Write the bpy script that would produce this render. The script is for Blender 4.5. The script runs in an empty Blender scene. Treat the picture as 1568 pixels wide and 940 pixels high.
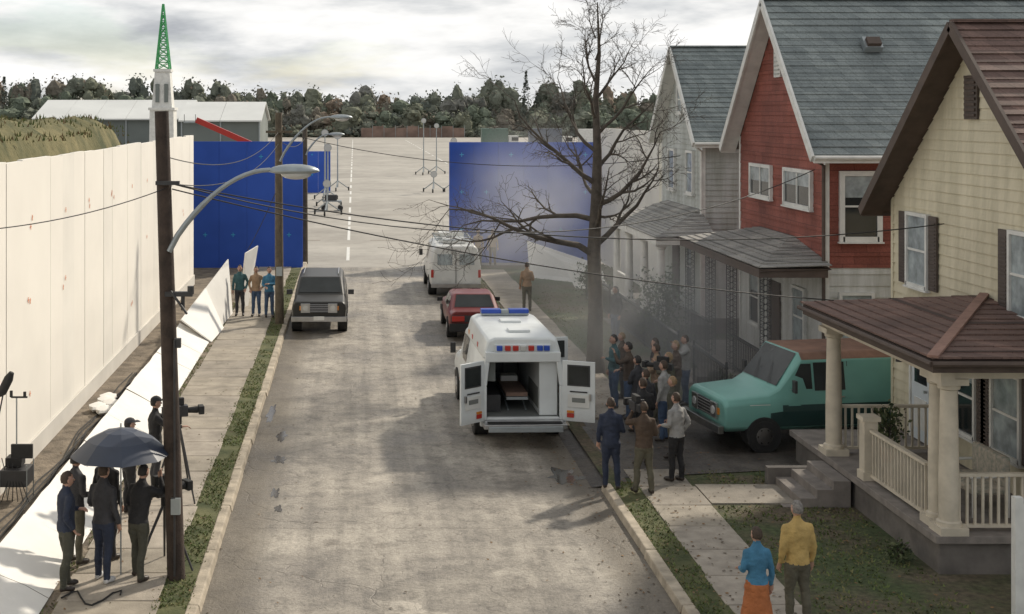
import bpy, math, random
import numpy as np
from mathutils import Vector, Matrix, noise as mn
random.seed(11)
R=math.radians
scene=bpy.context.scene
def link(o): scene.collection.objects.link(o)

# ---------------- node helpers ----------------
class NT:
    def __init__(s,nt): s.t=nt
    def n(s,ty,**k):
        x=s.t.nodes.new(ty)
        for a,b in k.items(): setattr(x,a,b)
        return x
    def put(s,sock,val):
        if hasattr(val,'is_output'): s.t.links.new(val,sock)
        elif val is not None:
            if isinstance(val,(tuple,list)) and len(val)==3 and sock.type=='RGBA': val=(*val,1)
            sock.default_value=val
    def tc(s,w='Object'): return s.n('ShaderNodeTexCoord').outputs[w]
    def noise(s,vec,scale,detail=4,rough=.55,dist=0):
        x=s.n('ShaderNodeTexNoise'); s.put(x.inputs['Vector'],vec)
        x.inputs['Scale'].default_value=scale; x.inputs['Detail'].default_value=detail
        x.inputs['Roughness'].default_value=rough; x.inputs['Distortion'].default_value=dist
        return x.outputs['Fac']
    def noisec(s,vec,scale,detail=2):
        x=s.n('ShaderNodeTexNoise'); s.put(x.inputs['Vector'],vec)
        x.inputs['Scale'].default_value=scale; x.inputs['Detail'].default_value=detail
        return x.outputs['Color']
    def vor(s,vec,scale,feature='F1',out='Distance',rnd=1):
        x=s.n('ShaderNodeTexVoronoi',feature=feature); s.put(x.inputs['Vector'],vec)
        x.inputs['Scale'].default_value=scale; x.inputs['Randomness'].default_value=rnd
        return x.outputs[out]
    def ramp(s,f,st):
        x=s.n('ShaderNodeValToRGB'); s.put(x.inputs[0],f); e=x.color_ramp.elements
        while len(e)<len(st): e.new(.5)
        for i,(p,c) in enumerate(st):
            if not isinstance(c,tuple): c=(c,c,c)
            e[i].position=p; e[i].color=(*c,1)
        return x.outputs[0]
    def mix(s,f,a,b,mode='MIX'):
        x=s.n('ShaderNodeMix',data_type='RGBA',blend_type=mode)
        s.put(x.inputs[0],f); s.put(x.inputs[6],a); s.put(x.inputs[7],b); return x.outputs[2]
    def m(s,op,a,b=None,c=None):
        x=s.n('ShaderNodeMath',operation=op); s.put(x.inputs[0],a); s.put(x.inputs[1],b)
        if c is not None: s.put(x.inputs[2],c)
        return x.outputs[0]
    def vm(s,op,a,b=None,out=0):
        x=s.n('ShaderNodeVectorMath',operation=op); s.put(x.inputs[0],a)
        if b is not None: s.put(x.inputs[1],b)
        return x.outputs[out]
    def sep(s,v):
        x=s.n('ShaderNodeSeparateXYZ'); s.put(x.inputs[0],v); return x.outputs
    def comb(s,a,b,c=0.0):
        x=s.n('ShaderNodeCombineXYZ'); s.put(x.inputs[0],a); s.put(x.inputs[1],b); s.put(x.inputs[2],c); return x.outputs[0]
    def brick(s,vec,c1,c2,mort,w,h,ms=.01,off=.5):
        x=s.n('ShaderNodeTexBrick'); s.put(x.inputs['Vector'],vec)
        s.put(x.inputs['Color1'],c1); s.put(x.inputs['Color2'],c2); s.put(x.inputs['Mortar'],mort)
        x.inputs['Scale'].default_value=1; x.inputs['Mortar Size'].default_value=ms
        x.inputs['Brick Width'].default_value=w; x.inputs['Row Height'].default_value=h; x.offset=off
        x.inputs['Bias'].default_value=0
        return x.outputs
    def bump(s,h,strength=.3,dist=.02):
        x=s.n('ShaderNodeBump'); s.put(x.inputs['Height'],h)
        x.inputs['Strength'].default_value=strength; x.inputs['Distance'].default_value=dist
        return x.outputs[0]
def newmat(name):
    m=bpy.data.materials.new(name); m.use_nodes=True
    N=NT(m.node_tree); b=m.node_tree.nodes['Principled BSDF']; return m,N,b
def mat(name,col,rough=.8,var=.15,scale=3,bump=0,bs=20,metal=0,spec=.5,col2=None,coat=0,dist=.02):
    m,N,b=newmat(name); tc=N.tc()
    f=N.noise(tc,scale,3,.6)
    c1=tuple(max(0,x*(1-var)) for x in col); c2=col2 or tuple(min(1,x*(1+var)) for x in col)
    N.put(b.inputs['Base Color'],N.ramp(f,[(.3,c1),(.7,c2)]))
    b.inputs['Roughness'].default_value=rough; b.inputs['Metallic'].default_value=metal
    b.inputs['Specular IOR Level'].default_value=spec; b.inputs['Coat Weight'].default_value=coat
    if bump: N.put(b.inputs['Normal'],N.bump(N.noise(tc,bs,3,.6),bump,dist))
    return m
def shingle(name,c1,c2,w,h,stain=.5):
    m,N,b=newmat(name); tc=N.tc(); s=N.sep(tc)
    v=N.comb(N.m('ADD',s[0],s[1]),s[2])
    br=N.brick(v,c1,c2,tuple(x*.5 for x in c1),w,h,.006)
    st=N.ramp(N.noise(N.vm('MULTIPLY',tc,(1,1,.45)),.9,5,.65),[(.3,(1-stain,)*3),(.75,(1.15,1.12,1.08))])
    fine=N.ramp(N.noise(tc,25,2),[(.3,.8),(.7,1.15)])
    c=N.mix(1,N.mix(1,br[0],st,'MULTIPLY'),fine,'MULTIPLY')
    N.put(b.inputs['Base Color'],c); b.inputs['Roughness'].default_value=.8
    N.put(b.inputs['Normal'],N.bump(N.noise(tc,60,2),.3,.01)); return m
def paintwall(name,col,dirt=.25):
    m,N,b=newmat(name); tc=N.tc()
    streak=N.noise(N.vm('MULTIPLY',tc,(3.2,3.2,.35)),1.2,4,.65)
    f=N.ramp(streak,[(.35,(1-dirt,1-dirt,1-dirt*1.15)),(.6,(1.0,1.0,1.0))])
    g=N.ramp(N.noise(tc,.45,4,.6),[(.3,1-dirt*.6),(.65,1.05)])
    N.put(b.inputs['Base Color'],N.mix(1,N.mix(1,col,f,'MULTIPLY'),g,'MULTIPLY')); b.inputs['Roughness'].default_value=.75
    N.put(b.inputs['Normal'],N.bump(N.noise(tc,22,2),.12,.01)); return m

# ---------------- materials ----------------
m,N,b=newmat('ground_soil'); tc=N.tc()
c=N.mix(N.ramp(N.noise(tc,.35,5,.65),[(.42,0.),(.58,1.)]),(.115,.09,.06),(.06,.08,.03))
c=N.mix(1,c,N.ramp(N.noise(tc,9,4),[(.3,.6),(.7,1.4)]),'MULTIPLY')
N.put(b.inputs['Base Color'],c); b.inputs['Roughness'].default_value=.95
N.put(b.inputs['Normal'],N.bump(N.noise(tc,12,4,.7),.8,.05)); M_ground=m
m,N,b=newmat('lot_concrete'); tc=N.tc()
c=N.ramp(N.noise(N.vm('MULTIPLY',tc,(.6,.8,1)),.07,5,.6),[(.3,(.29,.268,.235)),(.7,(.42,.395,.35))])
c=N.mix(1,c,N.ramp(N.noise(N.vm('MULTIPLY',tc,(.5,.5,1)),.6,5,.75),[(.35,.78),(.62,1.08)]),'MULTIPLY')
N.put(b.inputs['Base Color'],c); b.inputs['Roughness'].default_value=.8; M_lot=m
def road(name,ca,cb,wet,edges=False):
    m,N,b=newmat(name); tc=N.tc(); P=N.sep(tc)
    sc=N.vm('SCALE',N.noisec(tc,1.6,4)); sc.node.inputs['Scale'].default_value=.8
    d=N.vm('ADD',tc,sc)
    big=N.noise(tc,.42,6,.68)
    c=N.ramp(big,[(.34,ca),(.5,tuple((x+y)/2 for x,y in zip(ca,cb))),(.62,cb)])
    cell=N.vor(N.vm('MULTIPLY',d,(1,.5,1)),.5,'F1','Color')
    cs=N.n('ShaderNodeSeparateColor'); N.put(cs.inputs[0],cell)
    c=N.mix(1,c,N.ramp(cs.outputs[0],[(.0,.8),(.6,1.0),(1,1.12)]),'MULTIPLY')
    fine=N.noise(tc,16,4,.8)
    c=N.mix(1,c,N.ramp(fine,[(.3,.66),(.52,1.0),(.75,1.22)]),'MULTIPLY')
    mid=N.noise(tc,2.6,6,.74)
    c=N.mix(1,c,N.ramp(mid,[(.36,.62),(.52,1.0),(.7,1.08)]),'MULTIPLY')
    trk=N.noise(N.vm('MULTIPLY',tc,(2.4,.09,1)),1.0,4,.6)
    c=N.mix(1,c,N.ramp(trk,[(.36,.8),(.5,1.0),(.64,1.14)]),'MULTIPLY')
    gate=N.ramp(big,[(.42,1.),(.6,.2)])
    k1=N.ramp(N.vor(d,.33,'DISTANCE_TO_EDGE'),[(.0,1.),(.009,0.)])
    k2=N.m('MULTIPLY',N.ramp(N.vor(d,2.2,'DISTANCE_TO_EDGE'),[(0.,1.),(.035,0.)]),N.ramp(mid,[(.5,0.),(.58,1.)]))
    j=N.m('PINGPONG',N.m('ADD',P[1],N.m('MULTIPLY',mid,.3)),2.3); kj=N.ramp(j,[(0.,1.),(.035,0.)])
    k=N.m('MULTIPLY',N.m('MAXIMUM',N.m('MAXIMUM',k1,k2),kj),gate)
    c=N.mix(N.m('MULTIPLY',k,.5),c,(.07,.058,.045))
    spots=N.ramp(N.noise(N.vm('MULTIPLY',tc,(1,.75,1)),.95,6,.8),[(.58,0.),(.66,1.)])
    c=N.mix(N.m('MULTIPLY',spots,.45),c,(.115,.095,.075))
    if edges:
        dl=N.m('ADD',P[0],2.22); dr=N.m('SUBTRACT',4.74,P[0]); dm=N.m('ADD',N.m('MINIMUM',dl,dr),N.m('MULTIPLY',mid,-.9))
        c=N.mix(N.ramp(dm,[(0.,.7),(.45,0.)]),c,(.10,.082,.058))
    N.put(b.inputs['Base Color'],c)
    N.put(b.inputs['Roughness'],N.ramp(big,[(.35,wet),(.6,.75)]))
    h=N.m('SUBTRACT',N.m('ADD',fine,N.m('MULTIPLY',mid,1.4)),N.m('MULTIPLY',k,.5))
    N.put(b.inputs['Normal'],N.bump(h,.7,.03)); return m
M_road=road('road_worn_concrete',(.22,.195,.163),(.42,.382,.325),.45,True)
M_drive=road('driveway_asphalt',(.05,.043,.037),(.12,.105,.09),.3)
M_dirt=mat('dirt_gravel',(.18,.148,.112),.95,.45,2.5,.9,14,dist=.05)
M_conc=mat('sidewalk_concrete',(.30,.265,.215),.85,.25,2.2,.5,30)
M_conc2=mat('sidewalk_concrete_b',(.265,.235,.195),.85,.28,1.7,.5,30)
M_conc3=mat('sidewalk_concrete_c',(.34,.30,.25),.85,.22,2.9,.5,30)
M_kerb=mat('kerb_concrete',(.36,.31,.24),.85,.35,3,.5,25)
M_steps=mat('step_concrete',(.22,.195,.175),.9,.25,3,.3,25)
M_found=mat('foundation_concrete',(.15,.135,.122),.9,.3,2,.3,20)
M_grass=mat('grass_blades',(.085,.13,.03),.8,.4,1.5,col2=(.14,.18,.05))
M_grass2=mat('grass_dry',(.16,.15,.06),.85,.3,2)
M_grasss=mat('grass_soil',(.075,.10,.03),.95,.5,2,.8,18,col2=(.125,.125,.055))
M_water=mat('puddle_water',(.06,.052,.043),.12,.2,2,.08,4)
M_white=mat('white_wall_panel',(.78,.745,.68),.75,.04,.5,.05,3)
M_white2=mat('white_wall_panel_b',(.74,.71,.65),.75,.05,.6,.05,3)
M_kick=mat('wall_kickboard',(.60,.575,.53),.8,.08,.8)
M_sheet=mat('white_fabric',(.74,.725,.69),.7,.06,1,.25,2.5,dist=.05)
M_orange=mat('orange_tape',(.7,.25,.12),.6)
M_blue=mat('blue_screen',(.04,.10,.44),.8,.16,.35,.08,1.5,dist=.06,spec=.2)
M_cyan=mat('cyan_tape',(.05,.4,.65),.6)
M_pole=mat('pole_wood',(.045,.031,.024),.85,.4,5,.5,30)
M_polel=mat('pole_wood_weathered',(.10,.08,.055),.85,.3,5,.5,30)
M_metal=mat('galvanised_metal',(.33,.36,.37),.45,.1,5,metal=.6)
M_dark=mat('dark_metal',(.035,.035,.037),.5,.2,5)
M_black=mat('black_rubber',(.02,.02,.02),.75,.2,6)
M_wire=mat('wire_black',(.015,.015,.015),.7)
M_chrome=mat('chrome',(.45,.45,.45),.3,.1,5,metal=1)
M_glass=mat('window_glass',(.02,.024,.026),.08,.2,1,spec=.6)
M_glassc=mat('vehicle_glass',(.028,.032,.032),.14,.3,1.5,spec=.28)
M_glassl=mat('window_glass_curtain',(.3,.34,.35),.2,.45,2.5,spec=.5)
M_trimw=mat('trim_white',(.66,.655,.62),.6,.12,3)
M_trimb=mat('trim_brown',(.08,.056,.044),.7,.2,3)
M_tree=mat('bark',(.08,.067,.054),.9,.35,6,.9,25)
M_red=mat('red_plastic',(.42,.03,.02),.35,.05,3)
M_bluel=mat('blue_plastic',(.02,.07,.4),.35,.05,3)
M_amber=mat('amber_plastic',(.6,.22,.03),.35,.05,3)
M_lamp=mat('headlight_glass',(.5,.5,.48),.15,.05,3,spec=.6)

# ---------------- mesh builder ----------------
class MB:
    def __init__(s): s.v=[];s.f=[];s.m=[];s.ms=[];s.M=Matrix()
    def mi(s,m):
        if m not in s.ms: s.ms.append(m)
        return s.ms.index(m)
    def av(s,pts):
        b=len(s.v)
        for p in pts: s.v.append(tuple(s.M@Vector(p)))
        return b
    def poly(s,pts,m):
        b=s.av(pts); s.f.append(tuple(range(b,b+len(pts)))); s.m.append(s.mi(m))
    def raw(s,pts,faces,m):
        b=s.av(pts); k=s.mi(m)
        for f in faces: s.f.append(tuple(b+i for i in f)); s.m.append(k)
    def hexa(s,p,m):
        s.raw(p,[(0,3,2,1),(4,5,6,7),(0,1,5,4),(1,2,6,5),(2,3,7,6),(3,0,4,7)],m)
    def box(s,c,d,m,rz=0,rx=0):
        x,y,z=d[0]/2,d[1]/2,d[2]/2
        Q=Matrix.Translation(c)@Matrix.Rotation(rz,4,'Z')@Matrix.Rotation(rx,4,'X')
        s.hexa([Q@Vector(p) for p in [(-x,-y,-z),(x,-y,-z),(x,y,-z),(-x,y,-z),(-x,-y,z),(x,-y,z),(x,y,z),(-x,y,z)]],m)
    def bb(s,x0,x1,y0,y1,z0,z1,m): s.box(((x0+x1)/2,(y0+y1)/2,(z0+z1)/2),(abs(x1-x0),abs(y1-y0),abs(z1-z0)),m)
    def beam(s,p,q,w,h,m):
        p=Vector(p);q=Vector(q);d=(q-p).normalized(); sd=d.cross(Vector((0,0,1)))
        if sd.length<1e-4: sd=Vector((1,0,0))
        sd.normalize(); u=sd.cross(d); a=sd*w/2;b=u*h/2
        s.hexa([p-a-b,p+a-b,p+a+b,p-a+b,q-a-b,q+a-b,q+a+b,q-a+b],m)
    def tube(s,pts,rad,m,n=8,cap=True):
        pts=[Vector(p) for p in pts]; L=len(pts)
        if not isinstance(rad,(list,tuple)): rad=[rad]*L
        ref=None; P=[]
        for i,p in enumerate(pts):
            d=(pts[min(i+1,L-1)]-pts[max(i-1,0)]).normalized()
            if ref is None:
                ref=Vector((1,0,0)) if abs(d.x)<.9 else Vector((0,1,0))
            ref=(ref-d*ref.dot(d)).normalized(); w=d.cross(ref)
            r=rad[i]; r=(r,r) if not isinstance(r,tuple) else r
            for k in range(n):
                a=2*math.pi*k/n; P.append(p+ref*math.cos(a)*r[0]+w*math.sin(a)*r[1])
        F=[]
        for i in range(L-1):
            for k in range(n):
                k2=(k+1)%n; F.append((i*n+k,i*n+k2,(i+1)*n+k2,(i+1)*n+k))
        if cap: F.append(tuple(range(n-1,-1,-1))); F.append(tuple((L-1)*n+k for k in range(n)))
        s.raw(P,F,m)
    def ell(s,c,r,m,nu=12,nv=8,fn=None,keep=None):
        P=[];F=[]
        for j in range(nv+1):
            t=math.pi*j/nv
            for i in range(nu):
                a=2*math.pi*i/nu
                P.append(Vector((math.sin(t)*math.cos(a),math.sin(t)*math.sin(a),math.cos(t))))
        for j in range(nv):
            for i in range(nu):
                f=(j*nu+i,(j+1)*nu+i,(j+1)*nu+(i+1)%nu,j*nu+(i+1)%nu)
                if keep:
                    cc=(P[f[0]]+P[f[1]]+P[f[2]]+P[f[3]])/4
                    if not keep(cc): continue
                F.append(f)
        Q=[]
        for q in P:
            k=Vector((q.x*r[0],q.y*r[1],q.z*r[2]))
            if fn: k=fn(q,k)
            Q.append(k+Vector(c))
        s.raw(Q,F,m)
    def build(s,name,parent=None,smooth=False,bevel=0,ang=35):
        me=bpy.data.meshes.new(name); me.from_pydata(s.v,[],s.f)
        for m in s.ms: me.materials.append(m)
        me.polygons.foreach_set('material_index',s.m)
        if smooth:
            me.polygons.foreach_set('use_smooth',[True]*len(s.f))
            try: me.set_sharp_from_angle(angle=R(ang))
            except Exception: pass
        me.validate(); me.update()
        o=bpy.data.objects.new(name,me); link(o)
        if parent: o.parent=parent
        if bevel:
            b=o.modifiers.new('b','BEVEL'); b.width=bevel; b.segments=2; b.limit_method='ANGLE'; b.angle_limit=R(30)
        return o
def empty(name,loc=(0,0,0),rz=0):
    e=bpy.data.objects.new(name,None); e.location=loc; e.rotation_euler=(0,0,rz); e.empty_display_size=.3; link(e); return e

# ---------------- ground, road, pavements ----------------
def sheet(name,x0,x1,y0,y1,z,m):
    mb=MB(); mb.poly([(x0,y0,z),(x1,y0,z),(x1,y1,z),(x0,y1,z)],m); return mb.build(name)
sheet('ground',-3000,3000,-200,6000,-.03,M_ground)
sheet('car_park_pavement',-60,90,59.5,362,-.02,M_lot)
sheet('road',-2.3,4.8,-6,61,0,M_road)
sheet('dirt_verge',-14,-2.3,-6,60,.10,M_dirt)
sheet('yard_ground',4.9,40,-6,61,.10,M_ground)
mb=MB()
for x,y0,y1 in [(-.3,64,330),(13,64,330),(-12,90,330)]:
    y=y0
    while y<y1: mb.bb(x-.08,x+.08,y,y+random.uniform(4,9),-.021,-.0145,M_trimw); y+=random.uniform(9,11)
for y in (74,92,121,175,250):
    x=-6
    while x<26: mb.bb(x,x+random.uniform(2,5),y-.08,y+.08,-.021,-.0155,M_dirt); x+=random.uniform(5,7)
mb.build('lane_marking')
mb=MB(); y=-5
while y<60:
    w=random.uniform(-.02,.02); L=2.4; t=random.uniform(-.015,.01)
    mb.hexa([(-2.42,y,-.02),(-2.22+w,y,-.02),(-2.22+w,y+L-.02,-.02),(-2.42,y+L-.02,-.02),(-2.42,y,.13+t),(-2.25+w,y,.125+t),(-2.25+w,y+L-.02,.125),(-2.42,y+L-.02,.13)],M_kerb); y+=L
mb.build('kerb',bevel=.02)
mb=MB()
for a,b in ((-5,25.2),(29.9,60)):
    y=a
    while y<b:
        w=random.uniform(-.02,.02); L=min(2.4,b-y); t=random.uniform(-.015,.01)
        mb.hexa([(4.74+w,y,-.02),(4.95,y,-.02),(4.95,y+L-.02,-.02),(4.74+w,y+L-.02,-.02),(4.77+w,y,.125+t),(4.95,y,.13+t),(4.95,y+L-.02,.13),(4.77+w,y+L-.02,.125)],M_kerb); y+=L
mb.build('kerb',bevel=.02)
def walk(name,x0,x1,y0,y1,L):
    mb=MB(); y=y0
    while y<y1:
        t=random.uniform(-.009,.009); u=random.uniform(-.03,.03)
        m=random.choice([M_conc,M_conc2,M_conc3])
        mb.hexa([(x0+u,y,.05),(x1+u,y,.05),(x1+u,y+L-.03,.05),(x0+u,y+L-.03,.05),(x0+u,y,.127+t),(x1+u,y,.127-t),(x1+u,y+L-.03,.129-t),(x0+u,y+L-.03,.129+t)],m); y+=L
    return mb.build(name,bevel=.01)
walk('sidewalk',-4.35,-2.86,-5,60,1.15)
walk('sidewalk',5.42,6.5,-5,25.5,1.2)
walk('sidewalk',5.5,6.8,30.6,58,1.3)
mb=MB(); mb.bb(6.55,8.2,23.9,25.1,.05,.13,M_conc2); mb.build('front_path')
sheet('grass_verge',-2.88,-2.42,-6,60,.112,M_grasss)
sheet('grass_verge',4.95,5.45,-6,25.3,.112,M_grasss)
mb=MB()
mb.poly([(4.6,25.3,.004),(4.6,29.8,.004),(5.3,29.8,.116),(5.3,25.3,.116)],M_drive)
mb.poly([(5.3,25.6,.116),(5.3,30.4,.116),(22,30.4,.116),(22,27.55,.116),(11,27.55,.116),(8.8,26.2,.116)],M_drive)
mb.build('driveway')
def blob(mb,x,y,rx,ry,z,m,n=30,a=.6):
    o=random.random()*50; P=[]
    for i in range(n):
        t=2*math.pi*i/n; k=1+a*mn.noise((o+math.cos(t)*1.7,math.sin(t)*1.7,0))*1.6+.25*mn.noise((o+math.cos(t)*6,math.sin(t)*6,4))
        P.append((x+rx*k*math.cos(t),y+ry*k*math.sin(t),z))
    mb.poly(P,m)
mb=MB()
for x,y,rx,ry in [(-1.62,29.3,.1,.4),(-1.55,27.3,.14,.25),(-1.5,25.0,.08,.35),(-1.4,24,.06,.2),(-2.0,31.5,.08,.7),(4.2,26.1,.3,.45)]:
    blob(mb,x,y,rx,ry,.005,M_water)
mb.build('puddle')
def blades(name,regs,dens,h0,h1,mats):
    mb=MB()
    for (x0,x1,y0,y1,z,k) in regs:
        n=int((x1-x0)*(y1-y0)*dens*k)
        for i in range(n):
            x=random.uniform(x0,x1);y=random.uniform(y0,y1)
            if mn.noise((x*1.6,y*1.1,3))<-.2: continue
            h=random.uniform(h0,h1);a=random.random()*6.28;w=random.uniform(.01,.022)
            dx,dy=math.cos(a)*w,math.sin(a)*w; lx,ly=random.uniform(-.05,.05),random.uniform(-.05,.05)
            mb.poly([(x-dx,y-dy,z),(x+dx,y+dy,z),(x+lx,y+ly,z+h)],random.choice(mats))
    return mb.build(name)
blades('grass',[(-2.93,-2.38,17,34,.11,1.5),(-2.88,-2.4,34,58,.11,.7),(4.93,5.46,16,25.3,.11,1.2),(6.45,9.0,16,23.8,.10,.6),(6.9,8.2,25.2,26.2,.1,.7),(-4.6,-4.33,17,50,.1,.9),(5,5.5,31,58,.11,.5),(6.9,9,31,58,.1,.25)],340,.015,.055,[M_grass,M_grass,M_grass2])
M_leaf=mat('leaf_brown',(.17,.10,.045),.8,.4,8); M_leaf2=mat('leaf_dark',(.08,.055,.032),.8,.4,8)
mb=MB()
for i in range(3800):
    if random.random()<.6: x=random.gauss(5.6,1.6);y=random.uniform(17,45)
    else: x=random.uniform(-6.6,8.5);y=random.uniform(17,50)
    if -2.2<x<3.8 and random.random()<.8: continue
    z=.137 if (x<-2.4 or x>4.95) else .008
    r=random.uniform(.015,.04);a=random.random()*6.28
    mb.poly([(x+r*math.cos(a+t)*k,y+r*math.sin(a+t)*k,z+random.uniform(0,.015)) for t,k in ((0,1),(1.5,.6),(3.1,1),(4.7,.6))],random.choice([M_leaf,M_leaf2]))
mb.build('fallen_leaves')
mb=MB()
for k in range(4):
    o=k*13.1
    mb.tube([(-6.1+.08*k+.22*mn.noise((i*.35,o,0)),19+i*.8,.125) for i in range(22)],.016,M_black,5)
mb.tube([(-4.3+.9*i/9+.12*mn.noise((i*.6,3,0)),19.2+.3*math.sin(i),.145) for i in range(10)],.014,M_black,5)
mb.build('power_cables')

# ---------------- left white backdrop wall ----------------
e=empty('white_backdrop_wall'); mb=MB(); y=8
while y<53.5:
    o=random.uniform(0,.014); W=1.22
    mb.bb(-6.78,-6.68+o,y,y+W-.012,.1,6.3+random.uniform(-.025,.025),random.choice([M_white,M_white,M_white2])); y+=W
mb.bb(-6.9,-6.79,8,y,.1,6.2,M_kick)
mb.build('panels',e)
mb=MB(); mb.bb(-6.66,-6.62,8,y-.05,.1,.5,M_kick); mb.build('kickboard',e)
mb=MB()
for i in range(30):
    yy=random.choice(range(18,52,3))+random.uniform(-.3,.3); zz=random.choice([1.6,3.3,5.0])+random.uniform(-.15,.15)
    mb.box((-6.655,yy,zz),(.006,.022,.12),M_orange); mb.box((-6.654,yy,zz),(.006,.08,.022),M_orange,0,random.choice([0,.7]))
mb.build('tracking_marks',e)
mb=MB(); yy=12
while yy<40:
    L=2.42; j=random.uniform(-.04,.04); s_=[( -4.5,.12),(-4.85,.30),(-5.2,.47),(-5.47,.62)]
    for q in range(3):
        (xa,za),(xb,zb)=s_[q],s_[q+1]
        for u in range(4):
            ya=yy+(L-.02)*u/4; yb2=yy+(L-.02)*(u+1)/4
            f=lambda x,z,y:(x,y,z+.035*mn.noise((x*2,y*1.3,1))*(z>.2)+j*(z-.12))
            mb.poly([f(xa,za,ya),f(xa,za,yb2),f(xb,zb,yb2),f(xb,zb,ya)],M_sheet)
    yy+=L
for a,b,zt,xt in [(40.6,43.2,1.35,-5.4),(43.3,46.3,1.95,-4.95)]:
    mb.hexa([(-4.45,a,.11),(-4.42,a,.13),(-4.3,b,.13),(-4.33,b,.11),(xt,a,zt-.55),(xt+.03,a,zt-.52),(xt+.5,b,zt+.1),(xt+.47,b,zt+.1)],M_sheet)
mb.build('white_bounce_panel',smooth=True,ang=40)
mb=MB(); mb.hexa([(-4.1,47.6,.11),(-3.9,48.2,.11),(-4.0,48.25,.11),(-4.2,47.65,.11),(-3.95,47.8,2.1),(-3.55,48.5,2.3),(-3.6,48.55,2.3),(-4.0,47.85,2.1)],M_sheet); mb.build('white_bounce_panel')
mb=MB(); mb.hexa([(7.6,56.5,0.1),(10.2,54.0,0.1),(10.23,54.05,0.1),(7.63,56.55,0.1),(7.6,57.4,1.6),(10.1,55.0,.9),(10.13,55.05,.9),(7.63,57.45,1.6)],M_sheet)
mb.hexa([(9.0,53.2,0.1),(10.2,52.4,0.1),(10.23,52.43,0.1),(9.03,53.23,0.1),(8.6,54.0,1.1),(10.1,53.2,.8),(10.13,53.23,.8),(8.63,54.03,1.1)],M_sheet); mb.build('white_bounce_panel')
mb=MB()
for k in range(5): mb.ell((-6.0+random.uniform(-.15,.15),31+k*.35,.2),(.22,.3,.1),M_sheet,10,6,lambda q,p:p*(1+.4*mn.noise(p*9)))
mb.build('crumpled_sheet',smooth=True)

def blue(x0,x1,y,zt,n):
    e=empty('blue_screen'); mb=MB(); w=(x1-x0)/n
    for i in range(n): mb.bb(x0+i*w,x0+(i+1)*w-.01,y+random.uniform(-.008,0),y+.12,-.01,zt,M_blue)
    mb.build('panels',e); mb=MB()
    for i in range(n):
        for z in (1.6,3.4,5.2):
            if z<zt and random.random()<.4:
                mb.box((x0+(i+.5)*w,y-.02,z),(.2,.01,.03),M_cyan); mb.box((x0+(i+.5)*w,y-.022,z),(.03,.01,.2),M_cyan)
    mb.build('tracking_marks',e)
    mb=MB()
    for i in range(n): mb.beam((x0+(i+.5)*w,y+.2,zt-.6),(x0+(i+.5)*w,y+2.6,0),.1,.1,M_polel)
    mb.build('braces',e)
blue(-7.5,-2.35,60.2,5.9,4); blue(4.6,11.75,63,5.8,6); blue(-4.3,-2.1,117,3.7,2)
e=empty('white_backdrop_wall'); mb=MB(); y=50.5
while y<62:
    mb.bb(11.8,11.9,y,y+1.2,.1,6.5,random.choice([M_white,M_white2])); y+=1.22
mb.build('panels',e)

# ---------------- berm ----------------
mb=MB(); nx,ny=30,80; P=[];F=[]
for j in range(ny+1):
    for i in range(nx+1):
        x=-8-22*i/nx; y=8+62*j/ny
        prof=min(1,max(0,(-8.0-x)/3.5)); prof=prof*prof*(3-2*prof)
        end=min(1,max(0,(70-y)/12)); end=end*end*(3-2*end)
        z=6.95*prof*end+ .6*mn.noise((x*.25,y*.2,0))*prof*end+.3*mn.noise((x*1.2,y*1.2,0))*prof
        P.append((x,y,z))
for j in range(ny):
    for i in range(nx):
        a=j*(nx+1)+i; F.append((a,a+nx+1,a+nx+2,a+1))
M_berm=mat('berm_grass',(.11,.125,.045),.95,.5,.8,.9,8,col2=(.21,.18,.085),dist=.1)
mb.raw(P,F,M_berm)
for i in range(26000):
    k=random.choice(P)
    if k[2]<4.5: continue
    x=k[0]+random.uniform(-.6,.6);y=k[1]+random.uniform(-.6,.6);z=k[2]-.08
    h=random.uniform(.08,.24);w=.03
    mb.poly([(x-w,y,z),(x+w,y,z),(x+random.uniform(-.08,.08),y,z+h)],random.choice([M_grass,M_grass2,M_leaf,M_grass2,M_grass]))
mb.build('grass_berm',smooth=True,ang=80)

# ---------------- background buildings ----------------
M_hroof=mat('hangar_roof',(.64,.65,.63),.5,.08,.1); M_hwall=mat('hangar_wall',(.17,.19,.18),.8,.15,.1)
def hangar(x0,x1,y0,y1,ze,zr):
    e=empty('warehouse'); mb=MB(); mb.bb(x0,x1,y0,y1,0,ze,M_hwall)
    n=int((x1-x0)/5)
    for i in range(n+1): mb.bb(x0+i*(x1-x0)/n-.12,x0+i*(x1-x0)/n+.12,y0-.2,y0-.01,0,ze,M_metal)
    mb.build('walls',e); mb=MB(); ym=(y0+y1)/2
    for i in range(n):
        a=x0-.5+i*(x1-x0+1)/n;b=x0-.5+(i+1)*(x1-x0+1)/n-.06
        mb.hexa([(a,y0-1,ze),(b,y0-1,ze),(b,ym,zr),(a,ym,zr),(a,y0-1,ze+.25),(b,y0-1,ze+.25),(b,ym,zr+.25),(a,ym,zr+.25)],M_hroof)
        mb.hexa([(a,y1+1,ze),(b,y1+1,ze),(b,ym,zr),(a,ym,zr),(a,y1+1,ze+.25),(b,y1+1,ze+.25),(b,ym,zr+.25),(a,ym,zr+.25)],M_hroof)
    mb.poly([(x1,y0,ze),(x1,y1,ze),(x1,ym,zr)],M_hwall); mb.poly([(x0,y0,ze),(x0,y1,ze),(x0,ym,zr)],M_hwall)
    mb.build('roof',e)
hangar(-61,-32,250,275,5.6,9.3); hangar(-31,-17,235,258,5.4,8.8)
e=empty('church_steeple'); cx,cy=-21.9,150
mb=MB(); M_green=mat('green_mesh',(.07,.36,.13),.7)
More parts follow.
